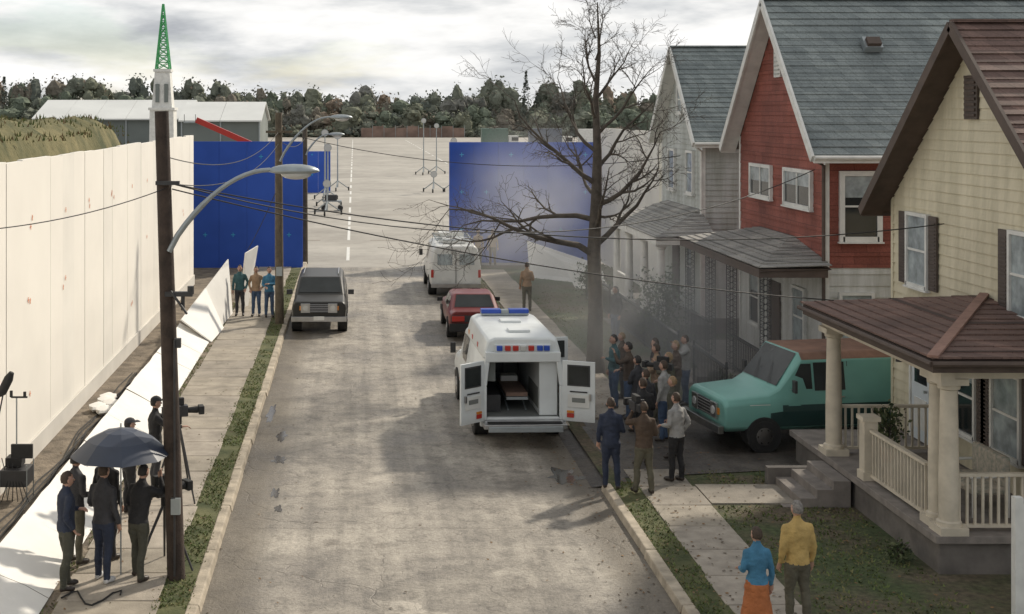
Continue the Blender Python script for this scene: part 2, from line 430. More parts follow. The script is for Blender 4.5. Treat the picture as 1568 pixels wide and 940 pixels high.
def fr4(a,z0,b,z1): mb.hexa([(cx-a,cy-a,z0),(cx+a,cy-a,z0),(cx+a,cy+a,z0),(cx-a,cy+a,z0),(cx-b,cy-b,z1),(cx+b,cy-b,z1),(cx+b,cy+b,z1),(cx-b,cy+b,z1)],M_trimw)
fr4(1.45,0,1.35,7.4); mb.bb(cx-1.5,cx+1.5,cy-1.5,cy+1.5,7.4,7.7,M_trimw); fr4(1.15,7.7,.85,11.8); mb.bb(cx-1.0,cx+1.0,cy-1.0,cy+1.0,11.8,12.1,M_trimw)
for s in (-.5,.5): mb.bb(cx+s-.22,cx+s+.22,cy-1.2,cy-1.0,8.3,10.4,M_hwall)
mb.build('tower',e)
mb=MB(); cor=[(-1,-1),(1,-1),(1,1),(-1,1)]
def sp(k,z):
    w=.72*(19.6-z)/7.5+.05; return Vector((cx+cor[k%4][0]*w,cy+cor[k%4][1]*w,z))
for k in range(4):
    mb.beam(sp(k,12.1),sp(k,19.6),.13,.13,M_green)
    z=12.1
    while z<19:
        mb.beam(sp(k,z),sp(k+1,z+.8),.09,.09,M_green); mb.beam(sp(k+1,z),sp(k,z+.8),.09,.09,M_green); mb.beam(sp(k,z),sp(k+1,z),.07,.07,M_green); z+=.8
mb.build('lattice_spire',e)

# distant trees
def haze_tint(c,h=.5):
    a=(.22,.23,.225); return tuple(x*1.3*(1-h)+y*h for x,y in zip(c,a))  # distance haze painted into the foliage colour by blending toward pale grey
tm=[mat('foliage_%s'%n,haze_tint(c),1,.3,.6,spec=.05) for n,c in (('dark',(.04,.055,.028)),('olive',(.10,.105,.04)),('brown',(.14,.10,.055)),('rust',(.19,.11,.05)),('green',(.065,.095,.035)),('grey',(.12,.11,.085)),('moss',(.09,.10,.05)))]
wts=[2,4,2,1,4,2,4]
mb=MB(); rng=np.random.default_rng(3)
def crown(mb,x,y,z0,w,h,m,m2,nl,ls,core=True):
    o=random.random()*99; lob=[]
    for k in range(5):
        a=random.random()*6.28; rr=w*random.uniform(.08,.32)
        lob.append((x+math.cos(a)*rr,y+math.sin(a)*rr,z0+h*random.uniform(.3,.78),w*random.uniform(.2,.34),h*random.uniform(.17,.27)))
    lob.append((x,y,z0+h*.35,w*.42,h*.36))
    if core:
        for (a,b2,c2,rw,rh) in lob: mb.ell((a,b2,c2),(rw*.72,rw*.72,rh*.72),m,7,5,lambda q,p:p*(1+.5*mn.noise(Vector(q)*2.2+Vector((o,a,0)))))
    per=nl//6
    for (a,b2,c2,rw,rh) in lob:
        for i in range(per):
            d=rng.normal(size=3); d/=np.linalg.norm(d); r=random.uniform(.6,1.15)
            c=np.array((a+d[0]*rw*r,b2+d[1]*rw*r,c2+d[2]*rh*r))
            u=rng.normal(size=3);u/=np.linalg.norm(u); v=rng.normal(size=3); v/=np.linalg.norm(v); s=ls*random.uniform(.4,1.2)
            mb.poly([tuple(c+u*s),tuple(c+v*s),tuple(c-u*s*.8),tuple(c-v*s*.9)],m2 if random.random()<.4 else m)
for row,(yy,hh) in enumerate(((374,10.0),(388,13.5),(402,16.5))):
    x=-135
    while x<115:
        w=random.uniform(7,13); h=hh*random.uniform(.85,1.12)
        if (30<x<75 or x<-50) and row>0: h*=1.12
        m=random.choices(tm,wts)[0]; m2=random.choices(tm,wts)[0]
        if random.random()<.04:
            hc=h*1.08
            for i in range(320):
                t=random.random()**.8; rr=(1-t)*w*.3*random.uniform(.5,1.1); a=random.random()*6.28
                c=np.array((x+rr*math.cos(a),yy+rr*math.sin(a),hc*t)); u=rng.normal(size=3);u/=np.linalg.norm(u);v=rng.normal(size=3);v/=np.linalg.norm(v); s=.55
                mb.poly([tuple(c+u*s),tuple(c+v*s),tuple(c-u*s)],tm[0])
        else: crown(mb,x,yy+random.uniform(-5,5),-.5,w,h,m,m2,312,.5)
        x+=w*.48
mb.build('distant_trees')
mb=MB()
x=-40
while x<90:
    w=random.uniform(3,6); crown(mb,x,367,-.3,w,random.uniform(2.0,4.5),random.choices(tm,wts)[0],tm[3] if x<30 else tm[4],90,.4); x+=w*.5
mb.build('hedge')
mb=MB(); M_bw=mat('brown_wall',(.22,.15,.12),.9,.3,.3)
for i in range(9): mb.bb(2+i*3.2,5.1+i*3.2,363,363.4,0,2.6+.5*(i%3==1),M_bw); mb.bb(5.1+i*3.2,5.2+i*3.2,362.9,363.5,0,3.3,M_metal)
mb.build('perimeter_wall')

# ---------------- houses ----------------
def frX(X): return (Vector((X,0,0)),Vector((0,1,0)),Vector((-1,0,0)))
def frY(Y): return (Vector((0,Y,0)),Vector((1,0,0)),Vector((0,-1,0)))
def ob(mb,fr,u0,u1,z0,z1,n0,n1,m):
    O,U,N=fr; Z=Vector((0,0,1))
    mb.hexa([O+U*a+Z*c+N*b for c in (z0,z1) for a,b in ((u0,n0),(u1,n0),(u1,n1),(u0,n1))],m)
def siding(mb,fr,uf,z0,z1,course,m):
    O,U,N=fr; z=z0
    while z<z1-.01:
        zt=min(z+course,z1); a0,b0=uf(z);a1,b1=uf(zt)
        j=random.uniform(-.004,.004)
        p=lambda u,zz,n:O+U*u+Vector((0,0,zz))+N*n
        if b0-a0>.05:
            mb.poly([p(a0,z,.03+j),p(b0,z,.03-j),p(b1,zt,.006),p(a1,zt,.006)],m)
            mb.poly([p(a0,z,.0),p(b0,z,.0),p(b0,z,.03-j),p(a0,z,.03+j)],m)
        z=zt
def slope(mb,a,b,c,d,n,m,th=.024):
    a,b,c,d=map(Vector,(a,b,c,d)); nn=(b-a).cross((d if (d-a).length>.01 else c)-a).normalized()
    if nn.z<0: nn=-nn
    for i in range(n):
        t0=i/n;t1=(i+1)/n; tt=th*random.uniform(.7,1.35)
        p0=a.lerp(d,t0);p1=b.lerp(c,t0);p2=b.lerp(c,t1);p3=a.lerp(d,t1)
        mb.poly([p0+nn*tt,p1+nn*tt*.9,p2+nn*.002,p3+nn*.002],m)
        mb.poly([p0-nn*.002,p1-nn*.002,p1+nn*tt*.9,p0+nn*tt],m)
    mb.poly([a-nn*.1,b-nn*.1,c-nn*.1,d-nn*.1],M_trimb)
def window(mb,fr,u,z,w,h,frame,glass,rows=2,cols=1,sh=None,t=.07,base=.0):
    ob(mb,fr,u-w/2,u+w/2,z,z+h,base,base+.045,glass)
    if glass==M_glass: ob(mb,fr,u-w/2,u+w/2,z+h*random.uniform(.45,.7),z+h,base+.044,base+.047,M_glassl)
    for a,b,c,d in ((u-w/2-t,u-w/2,z-t,z+h+t),(u+w/2,u+w/2+t,z-t,z+h+t),(u-w/2,u+w/2,z+h,z+h+t),(u-w/2-.04,u+w/2+.04,z-t-.002,z)):
        ob(mb,fr,a,b,c,d,base+.001,base+.09,frame)
    ob(mb,fr,u-w/2-t-.03,u+w/2+t+.03,z-t-.04,z-t-.003,base+.002,base+.12,frame)
    for i in range(1,rows): ob(mb,fr,u-w/2,u+w/2,z+h*i/rows-.022,z+h*i/rows+.022,base+.04,base+.07,frame)
    for i in range(1,cols): ob(mb,fr,u-w/2+w*i/cols-.03,u-w/2+w*i/cols+.03,z,z+h,base+.041,base+.072,frame)
    if sh:
        for k in (-1,1):
            c=u+k*(w/2+t+.2); ob(mb,fr,c-.17,c+.17,z-.05,z+h+.05,base+.02,base+.06,sh)
            q=z
            while q<z+h-.05: ob(mb,fr,c-.13,c+.13,q,q+.03,base+.061,base+.075,sh); q+=.07
def gable(name,X,yc,hw,zb,ze,za,depth,of,osd,msid,mroof,mtrim,course,nroof,side_split=None):
    e=empty(name); k=(za-ze)/(hw+osd); zw=za-k*hw-.1; y0,y1=yc-hw,yc+hw
    mb=MB(); F=frX(X)
    def uf(z):
        if z<=zw: return (y0,y1)
        w=max(0,(za-.1-z)/k); return (yc-w,yc+w)
    zs=side_split[0] if side_split else zb
    if side_split: siding(mb,F,uf,zb,zs,course,side_split[1])
    siding(mb,F,uf,zs,za-.15,course,msid)
    S=frY(y0); g=lambda z:(X,X+depth)
    if side_split: siding(mb,S,g,zb,zs,course,side_split[1])
    siding(mb,S,g,zs,zw+.02,course,msid)
    mb.bb(X+.002,X+depth,y0+.002,y1,zb-.02,zw,msid)
    mb.raw([(X+.002,y0,zw),(X+.002,y1,zw),(X+.002,yc,za-.1),(X+depth,y0,zw),(X+depth,y1,zw),(X+depth,yc,za-.1)],[(0,1,2),(3,5,4),(0,2,5,3),(1,4,5,2)],msid)
    mb.bb(X-.04,X+.06,y0-.045,y0+.06,zb,zw,mtrim if mtrim!=M_trimb else msid)
    mb.bb(X-.04,X+.06,y1-.06,y1+.045,zb,zw,mtrim if mtrim!=M_trimb else msid)
    mb.build('walls',e)
    mb=MB(); mb.bb(X-.02,X+depth,y0-.02,y1+.02,0,zb,M_found); mb.build('foundation',e)
    mb=MB(); xf=X-of; xb=X+depth+.2
    slope(mb,(xf,yc-hw-osd,ze),(xb,yc-hw-osd,ze),(xb,yc,za),(xf,yc,za),nroof,mroof)
    slope(mb,(xf,yc+hw+osd,ze),(xb,yc+hw+osd,ze),(xb,yc,za),(xf,yc,za),nroof,mroof)
    mb.beam((xf,yc,za+.03),(xb,yc,za+.03),.2,.05,mroof)
    mb.build('roof',e)
    mb=MB()
    for s in (-1,1):
        mb.beam((xf-.03,yc+s*(hw+osd+.02),ze-.08),(xf-.03,yc,za-.06),.06,.2,mtrim)
        mb.beam((xf+.2,yc+s*(hw+osd+.02),ze-.16),(xf+.2,yc,za-.14),.42,.02,mtrim)
    mb.bb(xf,xb,yc-hw-osd-.06,yc-hw-osd-.005,ze-.18,ze+.0,mtrim)
    mb.bb(xf,xb,yc+hw+osd+.005,yc+hw+osd+.06,ze-.18,ze+.0,mtrim)
    mb.tube([(xf,yc-hw-osd-.1,ze-.05),(xb,yc-hw-osd-.1,ze-.07)],.05,mtrim,8)
    mb.build('roof_trim',e)
    return e,k,zw
M_cream=paintwall('cream_clapboard',(.64,.58,.43),.2)
M_redsh=shingle('red_shingle_siding',(.24,.072,.052),(.31,.097,.072),.6,.28,.38)
M_pale=paintwall('pale_clapboard',(.50,.52,.50),.3)
M_wsid=paintwall('white_clapboard',(.6,.6,.58),.3)
M_roofA=shingle('brown_shingle',(.145,.092,.078),(.22,.14,.117),.3,.19,.4)
M_roofB=shingle('slate_shingle',(.20,.235,.24),(.275,.315,.315),.3,.19,.35)
M_roofP=shingle('grey_porch_shingle',(.28,.275,.26),(.40,.39,.37),.35,.1,.35)
M_post=mat('porch_paint',(.56,.50,.40),.65,.15,3)
M_iron=mat('wrought_iron',(.03,.03,.032),.6)
M_door=mat('door_white',(.6,.65,.68),.5,.05,3)
M_shut=mat('shutter_brown',(.085,.066,.056),.7,.15,3)
# --- House A
HA,k,zw=gable('yellow_house',11.3,23.6,3.75,.75,5.25,8.9,9,.5,.4,M_cream,M_roofA,M_trimb,.2,24)
mb=MB(); F=frX(11.3)
window(mb,F,26.05,3.85,.85,1.35,M_trimw,M_glassl,2,1,M_shut,.07,.02)
window(mb,F,21.9,3.85,.85,1.35,M_trimw,M_glassl,2,1,M_shut,.07,.02)
window(mb,F,22.5,1.4,.9,1.35,M_trimw,M_glassl,2,1,M_shut,.07,.02)
window(mb,F,24.0,1.4,.7,1.35,M_trimw,M_glass,2,1,M_shut,.07,.02)
mb.build('windows',HA)
mb=MB(); ob(mb,F,23.55,24.05,7.15,7.95,.02,.07,M_shut)
for i in range(8): ob(mb,F,23.6,24.0,7.2+i*.1,7.25+i*.1,.07,.1,M_trimb)
mb.build('gable_vent',HA)
mb=MB(); ob(mb,F,25.45,26.3,.76,2.8,.02,.07,M_door); ob(mb,F,25.38,25.45,.76,2.87,.02,.1,M_trimw); ob(mb,F,26.3,26.37,.76,2.87,.02,.1,M_trimw); ob(mb,F,25.45,26.3,2.8,2.87,.02,.1,M_trimw)
ob(mb,F,25.6,26.15,1.9,2.6,.071,.08,M_glass); ob(mb,F,25.6,26.15,1.0,1.6,.071,.085,M_trimw); mb.tube([(11.2,25.55,1.8),(11.15,25.55,1.8)],.03,M_chrome)
mb.build('door',HA)
mb=MB(); mb.bb(9.1,11.28,20.3,26.9,.0,.6,M_found); mb.bb(9.0,11.27,20.2,27.0,.6,.72,M_steps)
for i in range(4): mb.bb(9.0-.3*(i+1),9.02-.3*i,23.7,25.1,.1,.72-.155*(i+1)+.02,M_steps)
mb.bb(9.05,7.95,25.1,25.28,.1,.45,M_found)
mb.build('porch_base_and_steps',HA,bevel=.012)
mb=MB()
apx=(11.25,23.3,4.0); a=(8.75,19.75,3.55);b=(8.75,25.6,3.55)
slope(mb,a,b,apx,apx,12,M_roofA); slope(mb,b,(11.28,25.6,3.6),apx,apx,12,M_roofA); slope(mb,a,(13.2,19.75,3.55),(13.2,23.3,4.0),apx,12,M_roofA)
mb.beam((8.75,19.75,3.59),(11.25,23.3,4.04),.16,.04,mat('ridge_cap',(.27,.16,.125),.8,.2,5))
mb.build('porch_roof',HA)
mb=MB(); mb.bb(8.78,8.86,19.8,25.55,3.33,3.52,M_trimb); mb.bb(8.86,13.2,19.8,19.88,3.33,3.52,M_trimb); mb.bb(8.86,11.27,25.45,25.55,3.33,3.52,M_trimb)
mb.bb(8.9,11.27,19.9,25.4,3.42,3.46,M_post); mb.bb(9.08,9.3,20.2,25.35,3.15,3.41,M_post); mb.bb(9.3,13.2,20.25,20.45,3.15,3.41,M_post)
mb.tube([(8.72,19.7,3.48),(8.72,25.6,3.46)],.045,M_trimb,8); mb.tube([(8.72,19.7,3.48),(13.2,19.7,3.47)],.045,M_trimb,8)
mb.build('porch_fascia',HA)
def column(mb,x,y,z0,z1,r,m):
    mb.box((x,y,z0+.06),(r*2.9,r*2.9,.12),m); mb.box((x,y,z1-.05),(r*2.9,r*2.9,.1),m)
    mb.tube([(x,y,z0+.12),(x,y,z0+.18),(x,y,z0+.2),(x,y,z0+.9),(x,y,z1-.2),(x,y,z1-.18),(x,y,z1-.1)],[r*1.25,r*1.25,r,r*1.0,r*.85,r*1.1,r*1.15],m,16)
mb=MB()
column(mb,9.22,25.1,.72,3.15,.15,M_post); column(mb,9.3,20.85,.72,3.15,.13,M_post); column(mb,9.3,20.42,.72,3.15,.15,M_post); column(mb,11.1,20.42,.72,3.15,.12,M_post)
mb.box((9.2,23.35,1.25),(.24,.24,1.06),M_post); mb.box((9.2,23.35,1.82),(.32,.32,.08),M_post); mb.box((9.2,23.35,.8),(.3,.3,.15),M_post)
mb.build('porch_columns',HA,smooth=True)
def railing(mb,p,q,z0,h,m,step=.13,w=.035):
    p=Vector(p);q=Vector(q); L=(q-p).length
    mb.beam((p.x,p.y,z0+h),(q.x,q.y,z0+h),.09,.05,m); mb.beam((p.x,p.y,z0+.1),(q.x,q.y,z0+.1),.06,.05,m)
    n=int(L/step)
    for i in range(n+1):
        c=p.lerp(q,(i+.5)/(n+1)); mb.box((c.x,c.y,z0+.1+(h-.12)/2),(w,w,h-.13),m)
mb=MB(); railing(mb,(9.2,23.2),(9.22,21.0),.72,.9,M_post); railing(mb,(9.4,20.42),(11.0,20.42),.72,.9,M_post); railing(mb,(11.2,20.42),(13.2,20.42),.72,.9,M_post); railing(mb,(9.4,25.15),(11.2,25.15),.72,.9,M_post)
mb.build('porch_railing',HA)
mb=MB(); mb.tube([(11.2,26.6,2.35),(11.1,26.6,2.4),(11.1,26.6,2.2)],[.02,.06,.07],M_dark); mb.build('porch_lamp',HA)
M_floral=mat('floral_cushion',(.45,.5,.42),.8,.5,14,col2=(.5,.42,.34))
e=empty('porch_chair',(10.3,21.7,.72),R(0)); mb=MB()
mb.box((0,0,.42),(.6,1.1,.14),M_floral); mb.box((.28,0,.72),(.14,1.1,.5),M_floral); mb.build('cushions',e,bevel=.05)
mb=MB()
for x in (-.28,.3):
    for y in (-.56,.56): mb.tube([(x,y,0),(x,y,.65)],.02,M_trimw)
for y in (-.56,.56): mb.tube([(-.32,y,.65),(.32,y,.67)],.025,M_trimw)
mb.build('frame',e)
def shrub(name,x,y,z,w,h,ms,n=900,ls=.05,pot=False):
    mb=MB(); rr=random.random()*50
    if pot:
        mb.tube([(x,y,z),(x,y,z+.25)],[.1,.16],mat('terracotta',(.3,.12,.07),.8)); z+=.2
    for i in range(9):
        a=random.random()*6.28; mb.tube([(x,y,z),(x+math.cos(a)*w*.2,y+math.sin(a)*w*.2,z+h*.5),(x+math.cos(a)*w*.4,y+math.sin(a)*w*.4,z+h*random.uniform(.6,.95))],[.012,.009,.004],M_tree,4)
    for i in range(n):
        d=rng.normal(size=3); d/=np.linalg.norm(d); r=random.uniform(.35,1)*(1+.7*mn.noise((d[0]*2+rr,d[1]*2,d[2]*2)))
        c=np.array((x+d[0]*w*.5*r,y+d[1]*w*.5*r,z+h*.5+d[2]*h*.5*r)); u=rng.normal(size=3);u/=np.linalg.norm(u);v=np.cross(u,rng.normal(size=3));v/=np.linalg.norm(v)
        s=ls*random.uniform(.5,1.3); mb.poly([tuple(c+u*s),tuple(c+v*s*.5),tuple(c-u*s),tuple(c-v*s*.5)],random.choice(ms))
    return mb.build(name)
ML=[mat('leaf_green',(.06,.085,.03),.7,.3,5),mat('leaf_deep',(.04,.058,.024),.7,.3,5),mat('leaf_pale',(.10,.115,.05),.7,.3,5)]
shrub('potted_plant',10.0,24.5,.72,.7,.9,ML,500,.05,True)
shrub('shrub',8.7,20.9,.1,.5,.35,ML,300,.035)
# --- House B
HB,k,zw=gable('red_house',11.3,34.7,3.45,.6,6.25,10.25,9,.45,.4,M_redsh,M_roofB,M_trimw,.28,22,(3.55,M_wsid))
mb=MB(); F=frX(11.3); S=frY(31.25)
window(mb,F,36.1,5.0,1.7,.75,M_trimw,M_glass,1,2,None,.09,.02); window(mb,F,33.1,4.95,1.9,.8,M_trimw,M_glass,1,2,None,.09,.02)
window(mb,S,12.1,4.3,.78,1.45,M_trimw,M_glass,2,1,None,.12,.02)
window(mb,S,12.0,1.6,.7,1.3,M_trimw,M_glassl,2,1,None,.07,.02)
window(mb,F,33.0,1.4,.8,1.4,M_trimw,M_glassl,2,1,None,.07,.02); window(mb,F,36.6,1.4,.8,1.4,M_trimw,M_glass,2,1,None,.07,.02)
mb.build('windows',HB)
mb=MB(); ob(mb,F,34.45,34.95,8.2,9.0,.02,.07,M_trimw)
for i in range(6): ob(mb,F,34.5,34.9,8.27+i*.11,8.31+i*.11,.07,.09,M_pale)
mb.build('gable_vent',HB)
mb=MB(); ob(mb,F,34.5,35.4,.7,2.75,.02,.07,M_trimb); mb.build('door',HB)
mb=MB(); mb.box((13.2,33.3,9.0),(.45,.4,.18),M_metal,0,R(46)); mb.box((13.2,33.2,9.05),(.34,.25,.16),M_trimb,0,R(46)); mb.build('roof_vent',HB)
mb=MB()
a=(9.55,30.8,3.6);b=(9.55,38.4,3.6);t1=(11.28,33.6,4.1);t2=(11.28,36.2,4.1)
slope(mb,a,b,t2,t1,10,M_roofP); slope(mb,a,(11.28,30.8,3.65),t1,t1,10,M_roofP); slope(mb,b,(11.28,38.4,3.65),t2,t2,10,M_roofP); mb.build('porch_roof',HB)
mb=MB(); mb.bb(9.57,9.66,30.85,38.35,3.36,3.57,M_trimb); mb.bb(9.66,11.2,30.85,30.93,3.36,3.57,M_trimb); mb.bb(9.7,11.2,31,38.3,3.44,3.48,M_pale)
mb.bb(9.7,11.28,31.0,38.2,0,.5,M_found); mb.bb(9.65,11.28,30.95,38.25,.5,.6,M_steps)
for i in range(3): mb.bb(9.65-.3*(i+1),9.67-.3*i,34.4,35.6,.1,.6-.15*(i+1),M_steps)
mb.build('porch',HB)
mb=MB()
def ironpost(x,y,z0,z1):
    for dx,dy in ((-.13,0),(.13,0),(0,-.13),(0,.13)): mb.tube([(x+dx,y+dy,z0),(x+dx,y+dy,z1)],.012,M_iron,5)
    z=z0
    while z<z1-.3:
        for s in (-1,1):
            pts=[(x+s*.12*math.sin(t*6.28),y+s*.1*math.sin(t*6.28),z+.3*t) for t in [i/8 for i in range(9)]]; mb.tube(pts,.008,M_iron,4)
            pts=[(x-s*.1*math.sin(t*6.28),y+s*.12*math.sin(t*6.28),z+.3*t) for t in [i/8 for i in range(9)]]; mb.tube(pts,.008,M_iron,4)
        z+=.3
for y in (31.1,33.9,35.9,38.1): ironpost(9.8,y,.6,3.4)
railing(mb,(9.8,31.2),(9.8,33.8),.6,.9,M_iron,.15,.016); railing(mb,(9.8,36),(9.8,38),.6,.9,M_iron,.15,.016); railing(mb,(9.9,31.1),(11.2,31.1),.6,.9,M_iron,.15,.016)
mb.build('iron_porch_posts',HB)
# --- House C
HC,k,zw=gable('grey_house',11.3,45.0,2.75,.6,6.3,9.5,9,.4,.4,M_pale,M_roofB,M_trimw,.18,20)
mb=MB(); F=frX(11.3); S=frY(42.25)
window(mb,F,46.2,4.6,.8,1.3,M_trimw,M_glassl,2,1,None,.08,.02); window(mb,F,43.7,4.6,.8,1.3,M_trimw,M_glassl,2,1,None,.08,.02)
window(mb,F,45.0,7.3,.6,.8,M_trimw,M_glassl,2,1,None,.08,.02)
window(mb,F,43.7,1.4,.8,1.4,M_trimw,M_glass,2,1,None,.08,.02)
mb.build('windows',HC)
mb=MB(); ob(mb,F,45.2,46.1,.7,2.75,.02,.07,M_trimb); mb.build('door',HC)
mb=MB(); a=(9.4,40.7,3.35);b=(9.4,48.2,3.35);t1=(11.28,42.5,4.1);t2=(11.28,47,4.1)
slope(mb,a,b,t2,t1,8,M_roofP); slope(mb,a,(11.28,40.7,3.4),t1,t1,8,M_roofP); slope(mb,b,(11.28,48.2,3.4),t2,t2,8,M_roofP); mb.build('porch_roof',HC)
mb=MB(); mb.bb(9.42,9.55,40.75,48.15,3.12,3.33,M_trimw); mb.bb(9.55,11.2,40.75,40.85,3.12,3.33,M_trimw); mb.bb(9.5,11.28,40.9,48.1,0,.6,M_found); mb.bb(9.55,11.2,40.9,48.1,3.2,3.25,M_pale)
for y in (41.1,43.4,45.8,47.9): column(mb,9.65,y,.6,3.15,.14,M_trimw)
railing(mb,(9.65,41.2),(9.65,43.3),.6,.85,M_trimw); railing(mb,(9.65,45.9),(9.65,47.8),.6,.85,M_trimw)
for i in range(3): mb.bb(9.5-.3*(i+1),9.52-.3*i,44,45.2,.1,.6-.15*(i+1),M_steps)
mb.build('porch',HC)
mb=MB(); mb.tube([(11.22,42.2,.3),(11.22,42.2,6.0),(10.95,42.0,6.2)],.045,M_trimw); mb.tube([(11.2,31.15,.3),(11.2,31.15,6.0),(10.9,31,6.15)],.045,M_trimb); mb.build('downpipe')
mb=MB(); railing(mb,(8.9,31.2),(8.9,34.2),.1,1.05,M_iron,.14,.016); railing(mb,(8.9,35.8),(8.9,44),.1,1.05,M_iron,.14,.016); railing(mb,(8.9,45.4),(8.9,50),.1,1.05,M_iron,.14,.016)
for y in (31.2,34.2,35.8,40,44,45.4,50): mb.tube([(8.9,y,.1),(8.9,y,1.3)],.03,M_iron)
mb.build('iron_fence')
mb=MB()
for i in range(14):
    x=9.5+i*.13; h=1.35 if i else 1.7
    mb.hexa([(x,18.6,.1),(x+.08,18.6,.1),(x+.08,18.63,.1),(x,18.63,.1),(x,18.6,h),(x+.08,18.6,h),(x+.08,18.63,h),(x,18.63,h)],M_trimw)
mb.bb(9.5,11.4,18.64,18.68,.4,.48,M_trimw); mb.bb(9.5,11.4,18.64,18.68,1.05,1.13,M_trimw); mb.box((9.46,18.62,.95),(.12,.12,1.7),M_trimw)
mb.build('picket_fence')
shrub('shrub',9.2,39.3,.1,1.5,2.6,ML,1500,.06); shrub('shrub',9.1,37.2,.1,1.1,1.3,ML,800,.05); shrub('shrub',9.0,49.5,.1,1.4,1.6,ML,900,.06); shrub('shrub',9.25,32.3,.1,.8,.8,ML,500,.04)

# ---------------- bare tree ----------------
mb=MB(); TR=random.Random(5)
def branch(p,d,L,r,dep):
    n=7 if dep>=2 else 4; pts=[Vector(p)]; d=Vector(d).normalized(); rad=[r]; cur=Vector(p)
    for i in range(n):
        wob=Vector((TR.gauss(0,1),TR.gauss(0,1),TR.gauss(0,1)))*(.15 if dep>=2 else .22)
        d=(d+wob+Vector((0,0,.05 if dep>=2 else .02))).normalized(); cur=cur+d*(L/n); pts.append(cur.copy()); rad.append(max(.004,r*(1-.82*(i+1)/n)))
        if dep>0 and (i>0 or dep<3):
            for q in range(1 if dep>=2 else 2):
                if TR.random()<.85:
                    ax=Vector((TR.gauss(0,1),TR.gauss(0,1),TR.gauss(0,1))).cross(d).normalized()
                    nd=(Matrix.Rotation(R(TR.uniform(28,60)),3,ax)@d)
                    branch(cur,nd,L*TR.uniform(.3,.55),rad[-1]*TR.uniform(.5,.75)+.002,dep-1)
    mb.tube(pts,rad,M_tree,8 if dep>=3 else (5 if dep>=1 else 3),cap=False)
tx,ty=6.66,36
tr=[(tx,ty,-.1),(tx-.02,ty,.5),(tx,ty,2),(tx-.05,ty,3.4),(tx+.02,ty,4.8),(tx+.06,ty+.05,6.2),(tx,ty,7.6),(tx+.1,ty,8.9),(tx+.05,ty,10.3)]
mb.tube(tr,[.34,.235,.2,.185,.155,.12,.085,.05,.015],M_tree,12)
for z,dx,dy,dz,L,r in [(3.3,-.85,-.2,.5,4.4,.1),(3.6,.8,.3,.55,2.9,.085),(4.3,-.95,.3,.28,3.7,.08),(4.7,.85,-.3,.5,2.8,.075),(5.3,-.8,-.5,.5,3.3,.075),(5.6,.65,.6,.6,2.8,.065),(6.2,-.75,.3,.75,2.7,.06),(6.6,.75,-.2,.7,2.5,.055),(7.1,-.5,-.4,.8,2.2,.05),(7.6,.6,.3,.75,2.0,.045),(8.1,-.4,.3,.95,1.7,.04),(8.7,.45,-.3,.9,1.5,.03),(9.3,-.35,0,1,1.1,.02),(4.0,0,-.9,.5,2.6,.07),(5.0,.1,.9,.6,2.6,.06)]:
    branch((tx,ty,z),(dx,dy,dz),L,r,3)
mb.build('bare_tree',smooth=True,ang=70)

# ---------------- utility poles, lamps, wires ----------------
def lamp_parts(p0,reach,rise,e,hl=.72):
    mb=MB(); x,y,z=p0
    pts=[]
    for i in range(13):
        t=i/12; pts.append((x+reach*t, y, z+rise*math.sin(t*math.pi/2)**.8 if t>0 else z))
    mb.tube(pts,[.045]*5+[.035]*8,M_metal,8)
    mb.build('lamp_arm',e,smooth=True)
    mb=MB(); hx=x+reach; hz_=z+rise
    mb.ell((hx+hl*.5,y,hz_-.02),(hl*.55,.17,.11),M_metal,16,10,lambda q,p:Vector((p.x,p.y,p.z if p.z>0 else p.z*.45)))
    mb.ell((hx+hl*.55,y,hz_-.06),(hl*.33,.13,.09),M_lamp,14,8)
    mb.build('lamp_head',e,smooth=True,ang=70)
def pole(base,top,r,m):
    e=empty('utility_pole'); mb=MB(); b=Vector(base);t=Vector(top)
    mb.tube([b.lerp(t,k/6) for k in range(7)],[r*(1.08-.25*k/6) for k in range(7)],m,14); mb.build('pole',e,smooth=True)
    return e
e=pole((-2.73,20.1,.0),(-2.96,20.1,7.3),.13,M_pole)
lamp_parts((-2.83,20.0,5.15),1.55,1.25,e)
mb=MB()
mb.box((-2.68,20.0,4.5),(.42,.1,.07),M_dark); mb.tube([(-2.5,20,4.5),(-2.5,20,4.62)],.05,M_dark); mb.tube([(-2.62,20,4.25),(-2.62,20,4.5)],.03,M_dark); mb.tube([(-2.8,19.95,4.55),(-2.55,19.95,4.2)],.02,M_dark)
mb.box((-2.72,19.93,1.27),(.14,.08,.24),M_metal); mb.tube([(-2.74,19.93,0.2),(-2.74,19.93,3.8)],.015,M_dark)
mb.box((-2.7,20.0,3.75),(.1,.1,.14),M_dark); mb.box((-2.85,19.98,6.2),(.36,.1,.06),M_dark)
mb.build('brackets',e)
e=pole((-2.52,44.2,0),(-2.55,44.2,7.25),.14,M_polel); lamp_parts((-2.5,44.1,5.6),1.7,1.5,e)
mb=MB(); mb.box((-2.52,44,1.9),(.2,.1,.3),M_metal); mb.box((-2.52,44.05,6.6),(.9,.1,.08),M_polel); mb.build('brackets',e)
e=pole((-2.35,62.5,0),(-2.35,62.5,6.5),.14,M_polel); lamp_parts((-2.3,62.4,5.2),1.1,1.0,e)
def wire(p,q,sag,r=.011,n=24):
    p=Vector(p);q=Vector(q); mb=MB()
    mb.tube([p.lerp(q,i/n)-Vector((0,0,sag*4*(i/n)*(1-i/n))) for i in range(n+1)],r,M_wire,5); mb.build('overhead_wire')
wire((-2.8,20.1,6.18),(11.25,24.9,5.15),.55); wire((-2.8,20.1,6.1),(9.0,24.5,3.75),.25); wire((-2.8,20.1,6.18),(11.0,31.2,5.9),1.1)
